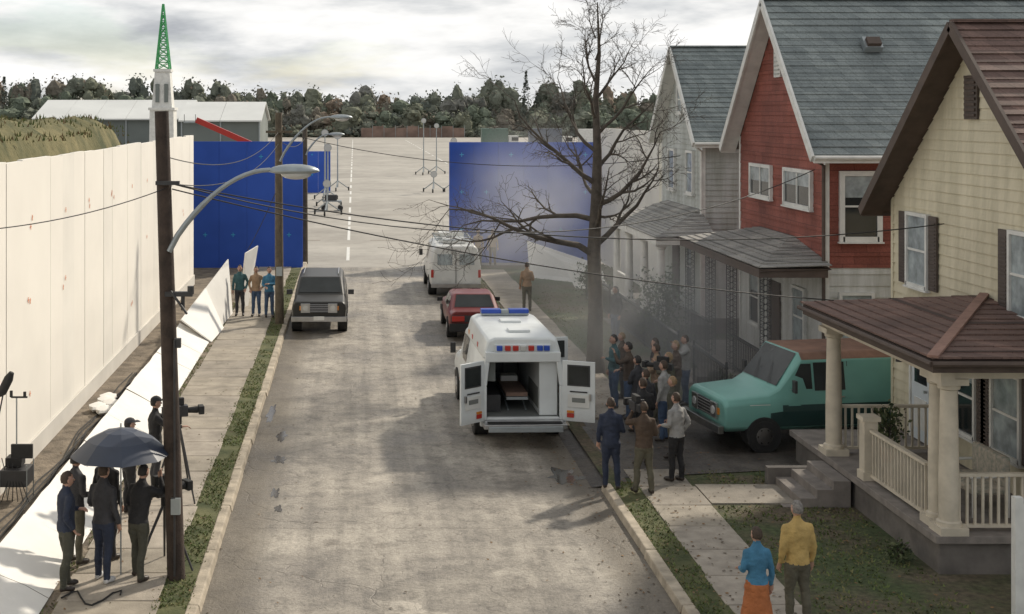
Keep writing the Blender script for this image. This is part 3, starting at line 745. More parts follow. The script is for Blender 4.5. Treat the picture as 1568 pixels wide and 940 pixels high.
wire((-2.8,20.1,6.15),(-6.7,15,6.0),.35,.008); wire((-2.9,20.1,6.6),(-2.55,44.2,6.6),.5,.009); wire((-2.9,20.1,6.2),(-2.55,44.2,6.2),.5,.009)
wire((-2.5,44.2,6.6),(11,44,5.8),.7,.012); wire((-2.5,44.2,6.3),(-2.35,62.5,6.0),.3,.012); wire((-2.5,44.1,4.9),(-3.9,47.9,2.2),.1,.012)

def stand(x,y,h):
    e=empty('light_stand'); mb=MB()
    mb.tube([(x,y,0.3),(x,y,h*.5),(x,y,h)],[.07,.06,.04],M_metal,8)
    for k in range(3):
        a=k*2.09+.4; mb.tube([(x,y,.9),(x+1.1*math.cos(a),y+1.1*math.sin(a),.18)],.05,M_metal,6); mb.tube([(x+1.1*math.cos(a)-.06,y+1.1*math.sin(a),.15),(x+1.1*math.cos(a)+.06,y+1.1*math.sin(a),.15)],.17,M_black,10)
    mb.build('stand',e); mb=MB(); mb.tube([(x,y-.25,h),(x,y+.2,h)],[.3,.2],M_metal,14); mb.tube([(x,y-.27,h),(x,y-.26,h)],.26,M_lamp,14); mb.build('lamp',e)
for x,y,h in ((8.0,150,6.2),(9.6,152,5.6),(7.2,118,1.6),(9.0,118,4.6),(-2.0,100,4.5),(-1.5,120,5.0),(-2.4,108,5.5),(-1.9,92,2.2)): stand(x,y,h)

e=empty('boom_lift'); mb=MB()
mb.beam((-9.9,82,6.75),(-6.4,82,5.2),.35,.35,M_red); mb.beam((-6.4,82.4,5.3),(-9.2,82.4,1.4),.45,.5,M_red)
mb.box((-9.2,82,.9),(3.0,2,1.1),M_red); mb.box((-10.3,82,6.6),(.7,.8,.1),M_metal)
for s in (-.35,.35): mb.tube([(-10.3+s,82,6.6),(-10.3+s,82,7.1)],.02,M_dark)
for a in (-1,1):
    for b in (-1,1): mb.tube([(-9.2+a*1.1,82+b*1.1-.15,.45),(-9.2+a*1.1,82+b*1.1+.15,.45)],.45,M_black,16)
mb.build('boom',e,bevel=.04)
M_truckg=mat('truck_green',(.1,.16,.13),.5); M_truckb=mat('truck_blue',(.07,.09,.13),.5)
def truck(x,y,m,L=7):
    e=empty('box_truck'); mb=MB(); mb.bb(x-L/2,x+L/2,y,y+2.4,1.0,4.0,m); mb.bb(x+L/2+.1,x+L/2+2,y+.1,y+2.3,.6,2.6,M_trimw); mb.bb(x+L/2+.7,x+L/2+2.01,y+.05,y+2.35,1.6,2.3,M_glass)
    for a in (-L*.3,L*.25,L/2+1.2): mb.tube([(x+a,y-.05,.5),(x+a,y+2.45,.5)],.5,M_black,16)
    mb.build('body',e,bevel=.04)
truck(36,245,M_truckb,6); truck(27,250,M_truckg,5); truck(44,240,M_trimw,5)

# ---------------- vehicles ----------------
def surf(st,y,z):
    for a,b in zip(st,st[1:]):
        if a[0]<=y<=b[0]:
            t=(y-a[0])/(b[0]-a[0]); ring=[((1-t)*p[0]+t*q[0],(1-t)*p[1]+t*q[1]) for p,q in zip(a[1],b[1])]
            for p,q in zip(ring,ring[1:]):
                if min(p[1],q[1])<=z<=max(p[1],q[1]) and abs(q[1]-p[1])>1e-6:
                    return p[0]+(q[0]-p[0])*(z-p[1])/(q[1]-p[1])
            return ring[-1][0] if z>ring[-1][1] else ring[0][0]
    return 1
def topz(st,y):
    for a,b in zip(st,st[1:]):
        if a[0]<=y<=b[0]:
            t=(y-a[0])/(b[0]-a[0]); return a[1][-1][1]*(1-t)+b[1][-1][1]*t
def hull(mb,st,mf,caps=(True,True)):
    rings=[]; n=len(st[0][1])
    for y,hr in st:
        rings.append([(x,y,z) for x,z in hr]+[(-x,y,z) for x,z in reversed(hr)])
    P=[p for r in rings for p in r]; N2=2*n; b=mb.av(P)
    for i in range(len(rings)-1):
        for k in range(N2):
            k2=(k+1)%N2; mb.f.append((b+i*N2+k,b+(i+1)*N2+k,b+(i+1)*N2+k2,b+i*N2+k2))
            j=k if k<n-1 else (N2-2-k if k>=n and k<N2-1 else (n-1 if k==n-1 else 0))
            mb.m.append(mb.mi(mf(j,i)))
    if caps[0]: mb.f.append(tuple(b+k for k in range(N2))); mb.m.append(mb.mi(mf(2,0)))
    if caps[1]: mb.f.append(tuple(b+(len(rings)-1)*N2+k for k in reversed(range(N2)))); mb.m.append(mb.mi(mf(2,9)))
def sidepoly(mb,st,pts,m,off=.008,sides=(-1,1)):
    for s in sides: mb.poly([(s*(surf(st,y,z)+off),y,z) for y,z in pts],m)
def toppoly(mb,st,pts,m,off=.008):
    mb.poly([(x,y+off*.5,topz(st,y)+off) for x,y in pts],m)
def wheels(e,ys,x,r,w,hub=M_chrome):
    mb=MB()
    for y in ys:
        for s in (-1,1):
            mb.tube([(s*(x-.3),y,r+.02),(s*(x+.012),y,r+.02)],r+.045,M_black,24)
            mb.tube([(s*(x-w),y,r),(s*(x-.03),y,r),(s*(x+.02),y,r)],[r,r,r*.93],M_black,24)
            mb.tube([(s*(x-.02),y,r),(s*(x+.025),y,r),(s*(x+.04),y,r)],[r*.58,r*.55,r*.28],hub,16)
            for k in range(6):
                a=k*1.047; mb.tube([(s*(x+.015),y+math.cos(a)*r*.42,r+math.sin(a)*r*.42),(s*(x+.033),y+math.cos(a)*r*.42,r+math.sin(a)*r*.42)],r*.08,M_dark,6)
    mb.build('wheels',e,smooth=True)
vanB=[(.86,.42),(.98,.52),(1.0,.85),(.98,1.22),(.87,1.9),(.74,2.04)]
vanH=[(.82,.42),(.96,.52),(.98,.8),(.94,1.0),(.84,1.1),(.7,1.13)]
def vanst(L=5.4):
    h=L/2
    return [(-h,[(x*.98,z) if z<1.9 else (x*.95,z-.03) for x,z in vanB]),(-h+.08,vanB),(h-1.75,vanB),(h-1.25,[(.84,.42),(.98,.52),(1.0,.85),(.97,1.12),(.89,1.3),(.78,1.36)]) ,(h-1.0,[(.82,.42),(.97,.52),(.99,.82),(.96,1.05),(.87,1.17),(.74,1.2)]),(h-.08,vanH),(h,[(.8,.45),(.93,.55),(.95,.8),(.91,.96),(.8,1.04),(.66,1.06)])]
def front(mb,y,w,z0,z1,grill=M_chrome):
    mb.box((0,y+.02,(z0+z1)/2),(w*1.1,.05,z1-z0),M_dark)
    for i in range(5): mb.box((0,y+.05,z0+(z1-z0)*(i+.5)/5),(w*1.08,.02,.018),grill)
    for s in (-1,1):
        mb.box((s*w*.72,y+.03,(z0+z1)/2),(.3,.06,z1-z0+.02),grill); mb.tube([(s*w*.72,y+.05,(z0+z1)/2),(s*w*.72,y+.075,(z0+z1)/2)],.09,M_lamp,16)
        mb.box((s*w*.98,y-.0,(z0+z1)/2),(.07,.06,.14),M_amber)
def bumper(mb,y,w,z,m=M_chrome): mb.box((0,y,z),(w*2,.12,.16),m)
def paint(n,c,r=.35,coat=.25,spec=.5,gr=.4):
    m,N,b=newmat(n); tc=N.tc(); z=N.sep(tc)[2]
    grime=N.m('MULTIPLY',N.ramp(N.m('ADD',z,N.m('MULTIPLY',N.noise(tc,3,4,.7),.5)),[(.55,1.),(1.15,0.)]),gr)
    base=N.mix(1,c,N.ramp(N.noise(tc,1.4,3),[(.3,.9),(.7,1.08)]),'MULTIPLY')
    N.put(b.inputs['Base Color'],N.mix(grime,base,(.12,.10,.08)))
    b.inputs['Roughness'].default_value=r; b.inputs['Coat Weight'].default_value=coat; b.inputs['Coat Roughness'].default_value=.15
    b.inputs['Specular IOR Level'].default_value=spec
    N.put(b.inputs['Normal'],N.bump(N.noise(tc,1.8,2),.1,.02)); return m
def van(name,loc,rz,mats,L=5.4,amb=False,wr=.36):
    e=empty(name,loc,rz); st=vanst(L); h=L/2
    mb=MB(); hull(mb,st,mats,(not amb,True)); mb.build('body',e,smooth=True,bevel=.03,ang=30)
    mb=MB()
    toppoly(mb,st,[(-.78,h-1.22),(.78,h-1.22),(.7,h-1.72),(-.7,h-1.72)],M_glassc,.012)
    sidepoly(mb,st,[(h-1.95,1.3),(h-1.42,1.3),(h-1.72,1.82),(h-1.95,1.82)],M_glassc); sidepoly(mb,st,[(h-2.7,1.26),(h-2.0,1.26),(h-2.0,1.84),(h-2.7,1.84)],M_glassc)
    mb.build('windows',e)
    mb=MB()
    front(mb,h,.66,.66,.98); bumper(mb,h+.1,.97,.5)
    bumper(mb,-h-.1,.97 if not amb else .9,.5)
    sidepoly(mb,st,[(h-2.78,.6),(h-2.765,.6),(h-2.765,1.85),(h-2.78,1.85)],M_dark,.006); sidepoly(mb,st,[(h-1.36,.6),(h-1.345,.6),(h-1.345,1.2),(h-1.36,1.2)],M_dark,.006)
    for s in (-1,1):
        mb.box((s*1.17,h-1.45,1.4),(.14,.06,.26),M_dark); mb.beam((s*.98,h-1.45,1.3),(s*1.15,h-1.45,1.35),.02,.02,M_chrome); mb.box((s*(1.005),h-2.6,1.12),(.03,.14,.03),M_chrome)
    toppoly(mb,st,[(-.5,h-1.18),(-.48,h-1.18),(-.1,h-1.5),(-.12,h-1.5)],M_black,.03); toppoly(mb,st,[(.1,h-1.18),(.12,h-1.18),(.5,h-1.5),(.48,h-1.5)],M_black,.03)
    mb.build('trim',e,bevel=.01)
    wheels(e,(h-.85,-h+1.15),1.0,wr,.24)
    return e,st
P_teal=paint('paint_teal',(.16,.38,.33),.45); P_teald=paint('paint_dark_teal',(.015,.05,.047),.4,gr=.15); P_rust=mat('roof_rust',(.2,.11,.075),.75,.3,2)
e,st=van('teal_van',(10.35,28.75,.116),R(90+9),lambda j,i:(P_rust if (j>=4 and i<=1) else (P_teald if j==1 and i<4 else P_teal)),5.5,False,.34)
mb=MB()
for (a,b) in ((-2.6,-1.98),(-1.2,1.48)):
    sidepoly(mb,st,[(a,.54),(b,.54),(b,.845),(a,.845)],P_teald,.006); sidepoly(mb,st,[(a,.845),(b,.845),(b,.98),(a,.98)],P_teald,.006)
sidepoly(mb,st,[(-2.6,.985),(2.2,.985),(2.2,1.0),(-2.6,1.0)],M_trimw,.009)
mb.build('lower_band',e)
P_w=paint('paint_white',(.66,.66,.63))
e,st=van('white_van',(3.98,53.6,0),0,lambda j,i:P_w,5.2)
mb=MB(); h=2.6
for s in (-1,1):
    mb.box((s*.43,-h-.005,1.5),(.58,.03,.42),M_glassl); mb.box((s*.92,-h-.0,.95),(.1,.04,.3),M_red)
mb.box((0,-h-.01,1.2),(.02,.03,1.4),M_dark); mb.box((-.4,-h-.02,.75),(.3,.02,.13),M_trimw)
mb.build('rear_doors',e)
mb=MB()
for s in (-1,1): mb.tube([(s*.7,-2.2,2.2),(s*.7,.9,2.2)],.025,M_metal)
for i in range(5): mb.tube([(-.75,-2.1+i*.7,2.22),(.75,-2.1+i*.7,2.22)],.022,M_metal)
mb.box((0,-1.3,2.14),(.9,1.2,.16),P_w); mb.box((0,.2,2.2),(1.0,.9,.28),P_w); mb.build('roof_rack',e)
# ambulance
P_a=paint('paint_ambulance_white',(.66,.69,.69)); P_o=paint('paint_orange',(.55,.12,.04)); M_int=mat('ambulance_interior',(.17,.18,.17),.6,.1,2); M_bl=mat('blanket',(.2,.13,.1),.9,.2,5)
e,st=van('ambulance',(3.62,31.3,0),R(1.5),lambda j,i:P_a,5.6,True); h=2.8; e.scale=(.95,1,1)
mb=MB()
cap=[(-h+.1,[(.9,1.88),(.87,2.05),(.8,2.26),(.64,2.33)]),(-h+.3,[(.91,1.86),(.89,2.08),(.82,2.31),(.66,2.38)]),(.35,[(.91,1.86),(.89,2.08),(.82,2.33),(.66,2.40)]),(.85,[(.89,1.86),(.84,1.95),(.72,2.08),(.6,2.11)])]
hull(mb,cap,lambda j,i:P_a,(True,True)); mb.build('raised_roof',e,smooth=True,bevel=.04)
mb=MB(); yb=-h
mb.bb(-.99,-.84,yb-.02,yb+.1,.42,1.3,P_a); mb.bb(.84,.99,yb-.02,yb+.1,.42,1.3,P_a)
mb.hexa([(-.99,yb-.02,1.3),(-.84,yb-.02,1.3),(-.84,yb+.1,1.3),(-.99,yb+.1,1.3),(-.87,yb-.0,1.9),(-.76,yb-.0,1.9),(-.76,yb+.1,1.9),(-.87,yb+.1,1.9)],P_a)
mb.hexa([(.84,yb-.02,1.3),(.99,yb-.02,1.3),(.99,yb+.1,1.3),(.84,yb+.1,1.3),(.76,yb-.0,1.9),(.87,yb-.0,1.9),(.87,yb+.1,1.9),(.76,yb+.1,1.9)],P_a)
mb.bb(-.87,.87,yb-.01,yb+.12,1.82,2.04,P_a); mb.bb(-.84,.84,yb-.02,yb+.1,.42,.62,P_a)
mb.build('rear_frame',e,bevel=.02)
mb=MB()
x0,x1,y0,y1,z0,z1_=-.82,.82,yb+.1,.9,.62,1.85
for f in ([(x0,y0,z0),(x1,y0,z0),(x1,y1,z0),(x0,y1,z0)],[(x0,y0,z1_),(x1,y0,z1_),(x1,y1,z1_),(x0,y1,z1_)],[(x0,y0,z0),(x0,y1,z0),(x0,y1,z1_),(x0,y0,z1_)],[(x1,y0,z0),(x1,y1,z0),(x1,y1,z1_),(x1,y0,z1_)],[(x0,y1,z0),(x1,y1,z0),(x1,y1,z1_),(x0,y1,z1_)]): mb.poly(f,M_int)
mb.bb(.4,.81,yb+.15,.4,.63,1.84,P_a); mb.bb(.39,.4,yb+.3,-1.2,.75,1.2,M_int); mb.bb(-.81,-.45,yb+.5,.5,.63,1.0,M_dark); mb.bb(-.81,-.6,yb+.3,.2,1.35,1.8,M_int)
mb.bb(-.3,.2,yb+.6,-.6,.95,1.03,M_bl); mb.bb(-.3,.2,yb+.55,-.55,.88,.94,M_metal); mb.bb(-.25,.15,-1.0,-.65,1.04,1.16,P_w)
for s in (-.26,.16): mb.tube([(s,yb+.6,.92),(s,-1.2,.65)],.02,M_metal); mb.tube([(s,-1.2,.92),(s,yb+.6,.65)],.02,M_metal)
mb.box((-.2,.4,1.3),(.4,.3,.6),M_dark); mb.box((.1,.85,1.45),(.4,.04,.3),M_glassl)
mb.build('interior',e)
def adoor(sx,ang):
    d=empty('rear_door_hinge',(sx*.9,yb-.03,0)); d.parent=e; d.rotation_euler=(0,0,ang); W=-sx*.74
    mb=MB(); mb.hexa([(0,0,.55),(W,0,.55),(W,-.05*1,.55),(0,-.05,.55),(0,0,1.86),(W,0,1.86),(W,-.05,1.86),(0,-.05,1.86)],P_a)
    for yy in (.006,-.056):
        mb.box((W*.5,yy,1.55),(.46,.012,.4),M_glassc); mb.box((W*.5,yy*1.05,1.55),(.52,.009,.46),M_dark)
    mb.box((W*.5,.012,1.0),(.5,.02,.28),P_w); mb.box((W*.25,.02,.68),(.16,.02,.09),M_red); mb.box((W*.25,.02,.76),(.16,.02,.05),M_amber); mb.box((W*.85,.03,1.1),(.05,.04,.15),M_chrome); mb.box((W*.5,.02,1.2),(.4,.01,.03),M_dark); mb.box((W*.5,.024,1.02),(.3,.008,.1),M_int)
    mb.build('rear_door',d,bevel=.012)
adoor(-1,R(-142)); adoor(1,R(160))
mb=MB()
mb.box((0,yb+.08,2.1),(1.3,.06,.2),P_a)
for x,m in ((-.53,M_bluel),(-.34,M_red),(-.16,M_red),(0.02,M_lamp),(.2,M_red),(.4,M_bluel),(.56,M_bluel)): mb.box((x-.01,yb+.03,2.12),(.13,.08,.11),m)
mb.box((0,.1,2.43),(1.2,.26,.05),M_metal); mb.box((-.35,.1,2.5),(.5,.24,.1),M_bluel); mb.box((.35,.1,2.5),(.5,.24,.1),M_bluel); mb.box((0,.1,2.49),(.2,.22,.09),M_metal)
mb.box((.7,yb+.1,1.92),(.06,.04,.04),M_red); mb.box((-.7,yb+.1,1.92),(.06,.04,.04),M_red)
mb.build('light_bars',e,bevel=.015)
mb=MB(); sidepoly(mb,st,[(-2.7,.95),(2.3,.95),(2.3,1.15),(-2.7,1.15)],P_o,.005); sidepoly(mb,st,[(h-2.75,.6),(h-1.35,.6),(h-1.35,1.22),(h-2.75,1.22)],P_o,.0065,(-1,))
mb.build('orange_stripe',e)
mb=MB(); mb.box((0,yb-.25,.5),(1.9,.3,.1),M_chrome); mb.box((0,yb-.41,.45),(1.7,.04,.12),M_metal); mb.box((0,yb-.23,.56),(1.7,.2,.02),M_black); mb.build('step_bumper',e,bevel=.02)
mb=MB(); mb.box((1.3,-.1,1.35),(.55,.05,1.1),P_a,R(8)); mb.box((1.3,-.14,1.62),(.38,.02,.4),M_glassc,R(8)); mb.build('side_door',e,bevel=.015)
mb=MB()
for y in (yb+.7,-.8): mb.box((0,y,2.41),(.5,.4,.06),P_a)
for s in (-1,1):
    for y in (-1.6,-.6,.1): mb.box((s*.89,y,2.0),(.03,.18,.12),M_red if y<.0 else M_amber)
mb.build('roof_details',e,bevel=.015)
# SUV
P_s=paint('paint_bronze',(.028,.027,.024),.45,.08,.35,.15); P_sl=paint('paint_silver',(.13,.13,.12),.45,.05,.4,.2)
e=empty('suv',(-1.14,45.0,0),R(180)); B=[(.8,.45),(.88,.55),(.9,.8),(.88,1.06),(.76,1.54),(.66,1.63)]; H=[(.8,.45),(.88,.55),(.9,.8),(.87,.98),(.81,1.05),(.74,1.08)]
st=[(-2.3,B),(-2.25,B),(.25,B),(.95,[(a,b+.04 if i>3 else b) for i,(a,b) in enumerate(H)]),(2.2,H),(2.3,[(x*.97,z-.03 if z>.9 else z) for x,z in H])]
mb=MB(); hull(mb,st,lambda j,i:P_sl if j==1 else P_s); mb.build('body',e,smooth=True,bevel=.03,ang=30)
mb=MB(); toppoly(mb,st,[(-.72,.88),(.72,.88),(.62,.3),(-.62,.3)],M_glassc,.012)
sidepoly(mb,st,[(-.1,1.13),(.62,1.13),(.25,1.5),(-.1,1.5)],M_glassc); sidepoly(mb,st,[(-1.05,1.13),(-.18,1.13),(-.18,1.5),(-1.05,1.5)],M_glassc); sidepoly(mb,st,[(-2.15,1.13),(-1.15,1.13),(-1.15,1.5),(-2.15,1.5)],M_glassc)
mb.build('windows',e)
mb=MB(); front(mb,2.3,.62,.72,1.0); bumper(mb,2.42,.9,.52); bumper(mb,-2.4,.9,.52); mb.box((0,2.49,.55),(.35,.02,.13),M_trimw)
for s in (-1,1): mb.box((s*1.04,.75,1.18),(.2,.08,.16),M_dark); mb.tube([(s*.6,-1.9,1.68),(s*.6,-.2,1.68)],.02,M_chrome)
mb.build('trim',e,bevel=.01); wheels(e,(1.5,-1.45),.9,.37,.25)
P_r=paint('paint_dark_red',(.15,.02,.018),.4,.15,.4)
e=empty('red_car',(3.88,43.6,0),R(0)); T=[(.75,.3),(.83,.4),(.85,.6),(.83,.82),(.76,.9),(.66,.94)]; B=[(.75,.28),(.84,.4),(.86,.62),(.84,.86),(.68,1.28),(.56,1.34)]
st=[(-2.2,[(x*.96,z) for x,z in T]),(-2.1,T),(-1.55,T),(-.95,B),(.25,B),(1.0,[(x,z-.0) for x,z in T]),(2.1,[(x*.97,z*.86+.03) for x,z in T]),(2.2,[(x*.93,z*.82+.05) for x,z in T])]
mb=MB(); hull(mb,st,lambda j,i:P_r); mb.build('body',e,smooth=True,bevel=.03,ang=30)
mb=MB(); toppoly(mb,st,[(-.64,-1.5),(.64,-1.5),(.54,-1.0),(-.54,-1.0)],M_glassc,.014); toppoly(mb,st,[(-.64,.95),(.64,.95),(.54,.3),(-.54,.3)],M_glassc,.014)
sidepoly(mb,st,[(-.3,.9),(.6,.9),(.25,1.24),(-.3,1.24)],M_glassc); sidepoly(mb,st,[(-1.15,.9),(-.38,.9),(-.38,1.24),(-.95,1.24)],M_glassc); mb.build('windows',e)
mb=MB(); mb.box((0,-2.23,.72),(1.6,.04,.2),M_dark)
for s in (-1,1): mb.box((s*.58,-2.25,.72),(.4,.04,.17),M_red)
mb.box((0,-2.26,.7),(.35,.02,.14),M_lamp); mb.box((0,-2.27,.45),(1.72,.14,.24),M_black); mb.box((0,2.22,.45),(1.7,.14,.18),M_black)
for s in (-1,1): mb.box((s*.97,.6,.95),(.18,.07,.13),M_black)
mb.build('trim',e,bevel=.012); wheels(e,(1.35,-1.3),.86,.3,.2)

# ---------------- people ----------------
def cloth(n,c): return mat(n,c,.85,.2,6,.7,11,dist=.04)
SK=mat('skin',(.42,.25,.185),.55,.1,8)
HB_=mat('hair_brown',(.055,.036,.024),.7,.4,30,.5,60); HK=mat('hair_black',(.018,.015,.013),.6,.4,30,.5,60); HG=mat('hair_grey',(.2,.185,.17),.7,.4,30,.6,60); HY=mat('hair_blond',(.26,.18,.1),.7,.3,30,.5,60)
C={k:cloth('cloth_'+k,v) for k,v in dict(navy=(.022,.03,.055),black=(.018,.018,.02),brown=(.075,.05,.034),grey=(.30,.295,.285),denim=(.055,.09,.16),blue=(.05,.17,.28),teal=(.04,.10,.11),orange=(.36,.12,.04),yellow=(.45,.31,.11),khaki=(.10,.092,.065),tan=(.30,.2,.125),olive=(.06,.06,.045),charcoal=(.04,.04,.045),white=(.5,.5,.48),maroon=(.13,.045,.04)).items()}
SHOE=mat('shoe_leather',(.03,.022,.018),.5); SHOW=mat('shoe_white',(.5,.5,.5),.6)
ARM={'down':((.226,-.03,1.12),(.238,.05,.87)),'fwd':((.235,-.02,1.13),(.16,.23,1.08)),'hips':((.36,-.1,1.16),(.2,.04,1.0)),'up':((.27,.2,1.3),(.12,.3,1.5)),'cross':((.24,.06,1.14),(-.04,.2,1.18)),'pocket':((.265,-.09,1.14),(.2,.05,.93)),'out':((.28,.2,1.22),(.28,.45,1.22)),'back':((.235,-.08,1.13),(.225,-.03,.88))}
def person(name,loc,rz,h,top,leg,hair,arms=('down','down'),feet=((.11,.0),(.11,.0)),skin=None,skirt=False,longhair=False,shoe=None,bulk=1.0,lean=0.0,hy=0,fem=False,cap=None,sleeves=True):
    skin=skin or SK; shoe=shoe or SHOE; k=h/1.75; sw=.155 if fem else .17
    T=MB(); bones=[]
    def tb(pts,rad,lab):
        T.tube(pts,rad,skin,12)
        for a,b,ra,rb in zip(pts,pts[1:],rad,rad[1:]):
            f=lambda r:(r if not isinstance(r,tuple) else (r[0]+r[1])/2); bones.append((a,b,f(ra),f(rb),lab))
    b=bulk; L=lambda z:lean*max(0,z-.9)
    hw=.155 if fem else .15
    tor=[(.80,hw*.9,.10),(.88,hw*1.12,.125*b),(.97,hw*1.1,.12*b),(1.08,(.13 if fem else .148)*b,.108*b),(1.2,.15*b if fem else .162*b,.12*b),(1.32,.162*b if fem else .175*b,.12*b),(1.40,sw*.92,.1*b),(1.455,sw*.62,.078),(1.5,.066,.062)]
    tb([(0,L(z),z) for z,_,_ in tor],[(x,y) for _,x,y in tor],'top')
    tb([(0,L(1.47)+.005,1.47),(0,L(1.5)+.015,1.6)],[.056,.05],'skin')
    for s,(fx,fy) in zip((-1,1),feet):
        hip=(s*.088,0,.9); an=(s*fx,fy,.09); kn=(s*(.088+fx)/2*1.03,fy*.5+.025,.49)
        tb([hip,(s*.09,.01,.72),kn,(kn[0]*1.0+.0,(kn[1]+an[1])/2-.02,.33),an],[.098,.086*b,.066,.064,.052],'leg')
        tb([(an[0],an[1]-.055,.045),(an[0]+s*.005,an[1]+.03,.055),(an[0]+s*.015,an[1]+.12,.04),(an[0]+s*.02,an[1]+.175,.032)],[.04,.046,.045,.03],'shoe')
    if skirt: tb([(0,0,z) for z in (1.0,.9,.7,.42)],[(.14,.11),(.165,.14),(.2,.17),(.25,.22)],'leg')
    hands=[]
    for s,ap in zip((-1,1),arms):
        el,wr=ARM[ap]; f=lambda p:(s*p[0],p[1]+L(p[2]),p[2]); sh=(s*sw,L(1.38),1.385)
        el=f(el);wr=f(wr)
        if fem: el=(el[0]*.93,el[1],el[2])
        tb([(s*.08,L(1.4),1.395),sh,tuple(Vector(sh).lerp(Vector(el),.5)),el],[.058,.06*b,.052*b,.046*b],'top')
        tb([el,tuple(Vector(el).lerp(Vector(wr),.4)),wr],[.046*b,.043*b,.034],'top' if sleeves else 'skin')
        hands.append((s,Vector(el),Vector(wr),ap))
    me=bpy.data.meshes.new('t'); me.from_pydata(T.v,[],T.f); o=bpy.data.objects.new('t',me); link(o)
    r=o.modifiers.new('r','REMESH'); r.mode='VOXEL'; r.voxel_size=.016; sm=o.modifiers.new('s','SMOOTH'); sm.iterations=4; sm.factor=.6
    dg=bpy.context.evaluated_depsgraph_get(); ev=o.evaluated_get(dg); m2=ev.to_mesh()
    nv=len(m2.vertices); co=np.empty(nv*3); m2.vertices.foreach_get('co',co); co=co.reshape(-1,3)
    faces=[tuple(p.vertices) for p in m2.polygons]; ev.to_mesh_clear(); bpy.data.objects.remove(o)
    best=np.full(nv,9.0); lab=np.zeros(nv,int); labs=['top','leg','shoe','skin']
    for a,b2,ra,rb,l in bones:
        a=np.array(a);d=np.array(b2)-a; t=np.clip(((co-a)@d)/max(1e-9,d@d),0,1); dist=np.linalg.norm(co-(a+t[:,None]*d),axis=1)-(ra+(rb-ra)*t)
        w=dist<best; best[w]=dist[w]; lab[w]=labs.index(l)
    mid=(lab==0)&(co[:,2]<.90)&(np.abs(co[:,0])<.2)&(np.abs(co[:,1])<.2)
    armlow=np.zeros(nv,bool)
    for s,el,wr,ap in hands:
        d=np.array(wr-el); a=np.array(el); t=np.clip(((co-a)@d)/(d@d),0,1); armlow|=np.linalg.norm(co-(a+t[:,None]*d),axis=1)<.053
    lab[mid&~armlow]=1
    jk=(lab==1)&(co[:,2]>(.90 if not skirt else .99)); lab[jk]=0
    sd=Vector(loc)*3
    for i in range(nv):
        if lab[i] in (0,1):
            p=Vector(co[i]); q=mn.noise(Vector((p.x*9,p.y*9,p.z*16))+sd)*.009+mn.noise(Vector((p.x*4,p.y*4,p.z*5))+sd)*.012
            rr=Vector((p.x,p.y,0)); 
            if rr.length>1e-3: rr.normalize(); co[i,0]+=rr.x*q; co[i,1]+=rr.y*q
    B=MB(); mm=[top,leg,shoe,skin]; base=B.av(co.tolist())
    for f in faces:
        v=[lab[i] for i in f]; B.f.append(tuple(base+i for i in f)); B.m.append(B.mi(mm[max(set(v),key=v.count)]))
    for s,el,wr,ap in hands:
        d=(wr-el).normalized(); inw=Vector((-s,0,0)) if ap in('down','back') else Vector((0,0,-1)) if abs(d.z)<.6 else Vector((0,1,0))
        pn=(inw-d*inw.dot(d)).normalized(); w=d.cross(pn).normalized()
        B.tube([wr-d*.03,wr+d*.02,wr+d*.06,wr+d*.095],[(.027,.022),(.036,.018),(.04,.017),(.036,.014)],skin,8)
        for i,(o2,Lf) in enumerate(((-.03,.062),(-.01,.075),(.01,.07),(.028,.055))):
            p=wr+d*.088+w*o2; c=.25+.1*i
            q=p+(d+pn*c).normalized()*Lf*.45; r2=q+(d+pn*(c+.5)).normalized()*Lf*.35; t2=r2+(d+pn*(c+1.1)).normalized()*Lf*.3
            B.tube([p,q,r2,t2],[.0095,.009,.008,.006],skin,6)
        sg=1 if (w.dot(Vector((0,1,0)))>0 or ap!='down') else -1
        p=wr+d*.03+w*.03*sg; B.tube([p,p+(d+w*sg*.8+pn*.3).normalized()*.035,p+(d*1.3+w*sg*.6+pn*.6).normalized()*.068],[.012,.011,.007],skin,6)
    hc=Vector((0,L(1.6)+.02,1.63)); Rm=Matrix.Translation(hc)@Matrix.Rotation(hy,4,'Z'); B.M=Rm
    def hf(q,p):
        p=Vector(p)
        if q.z<0: p.x*=1-.28*q.z*q.z; p.y=p.y*(1-.12*q.z*q.z)+(.012*-q.z)
        return p
    B.ell((0,0,0),(.074,.093,.115),skin,16,12,hf)
    B.tube([(0,.086,.015),(0,.106,-.018),(0,.098,-.028)],[.008,.014,.01],skin,6)
    for s in (-1,1):
        B.ell((s*.076,-.005,-.008),(.013,.02,.032),skin,8,6); B.ell((s*.03,.081,.012),(.013,.01,.008),SHOW,8,6); B.ell((s*.03,.09,.012),(.006,.004,.006),HK,6,4); B.box((s*.031,.088,.032),(.03,.008,.006),hair)
    B.box((0,.088,-.055),(.042,.012,.009),C['maroon'])
    lo=-1.1 if longhair else -.42
    B.ell((0,-.007,.008),(.079,.099,.118 if not longhair else .14),hair,20,14,lambda q,p:p*(1+.1*mn.noise(Vector(q)*4+Vector(loc))),lambda q:(q.z>.5 or (q.y<(.1 if abs(q.x)>.6 and q.z>.1 else -.1) and q.z>lo))and not(q.y>.55 and q.z<.7))
    if cap: B.ell((0,0,.045),(.085,.105,.082),cap,16,8,None,lambda q:q.z>-.05); B.box((0,.13,.045),(.13,.1,.012),cap)
    B.M=Matrix()
    ob_=B.build(name,smooth=True,ang=80); ob_.location=loc; ob_.rotation_euler=(0,0,rz); ob_.scale=(k,k,k)
    return ob_
face=R
z1=.13
person('man',(-4.0,45.8,z1),face(180),1.78,C['teal'],C['charcoal'],HB_,('pocket','down'))
person('man',(-3.42,45.7,z1),face(175),1.74,C['tan'],C['denim'],HK,('hips','pocket'))
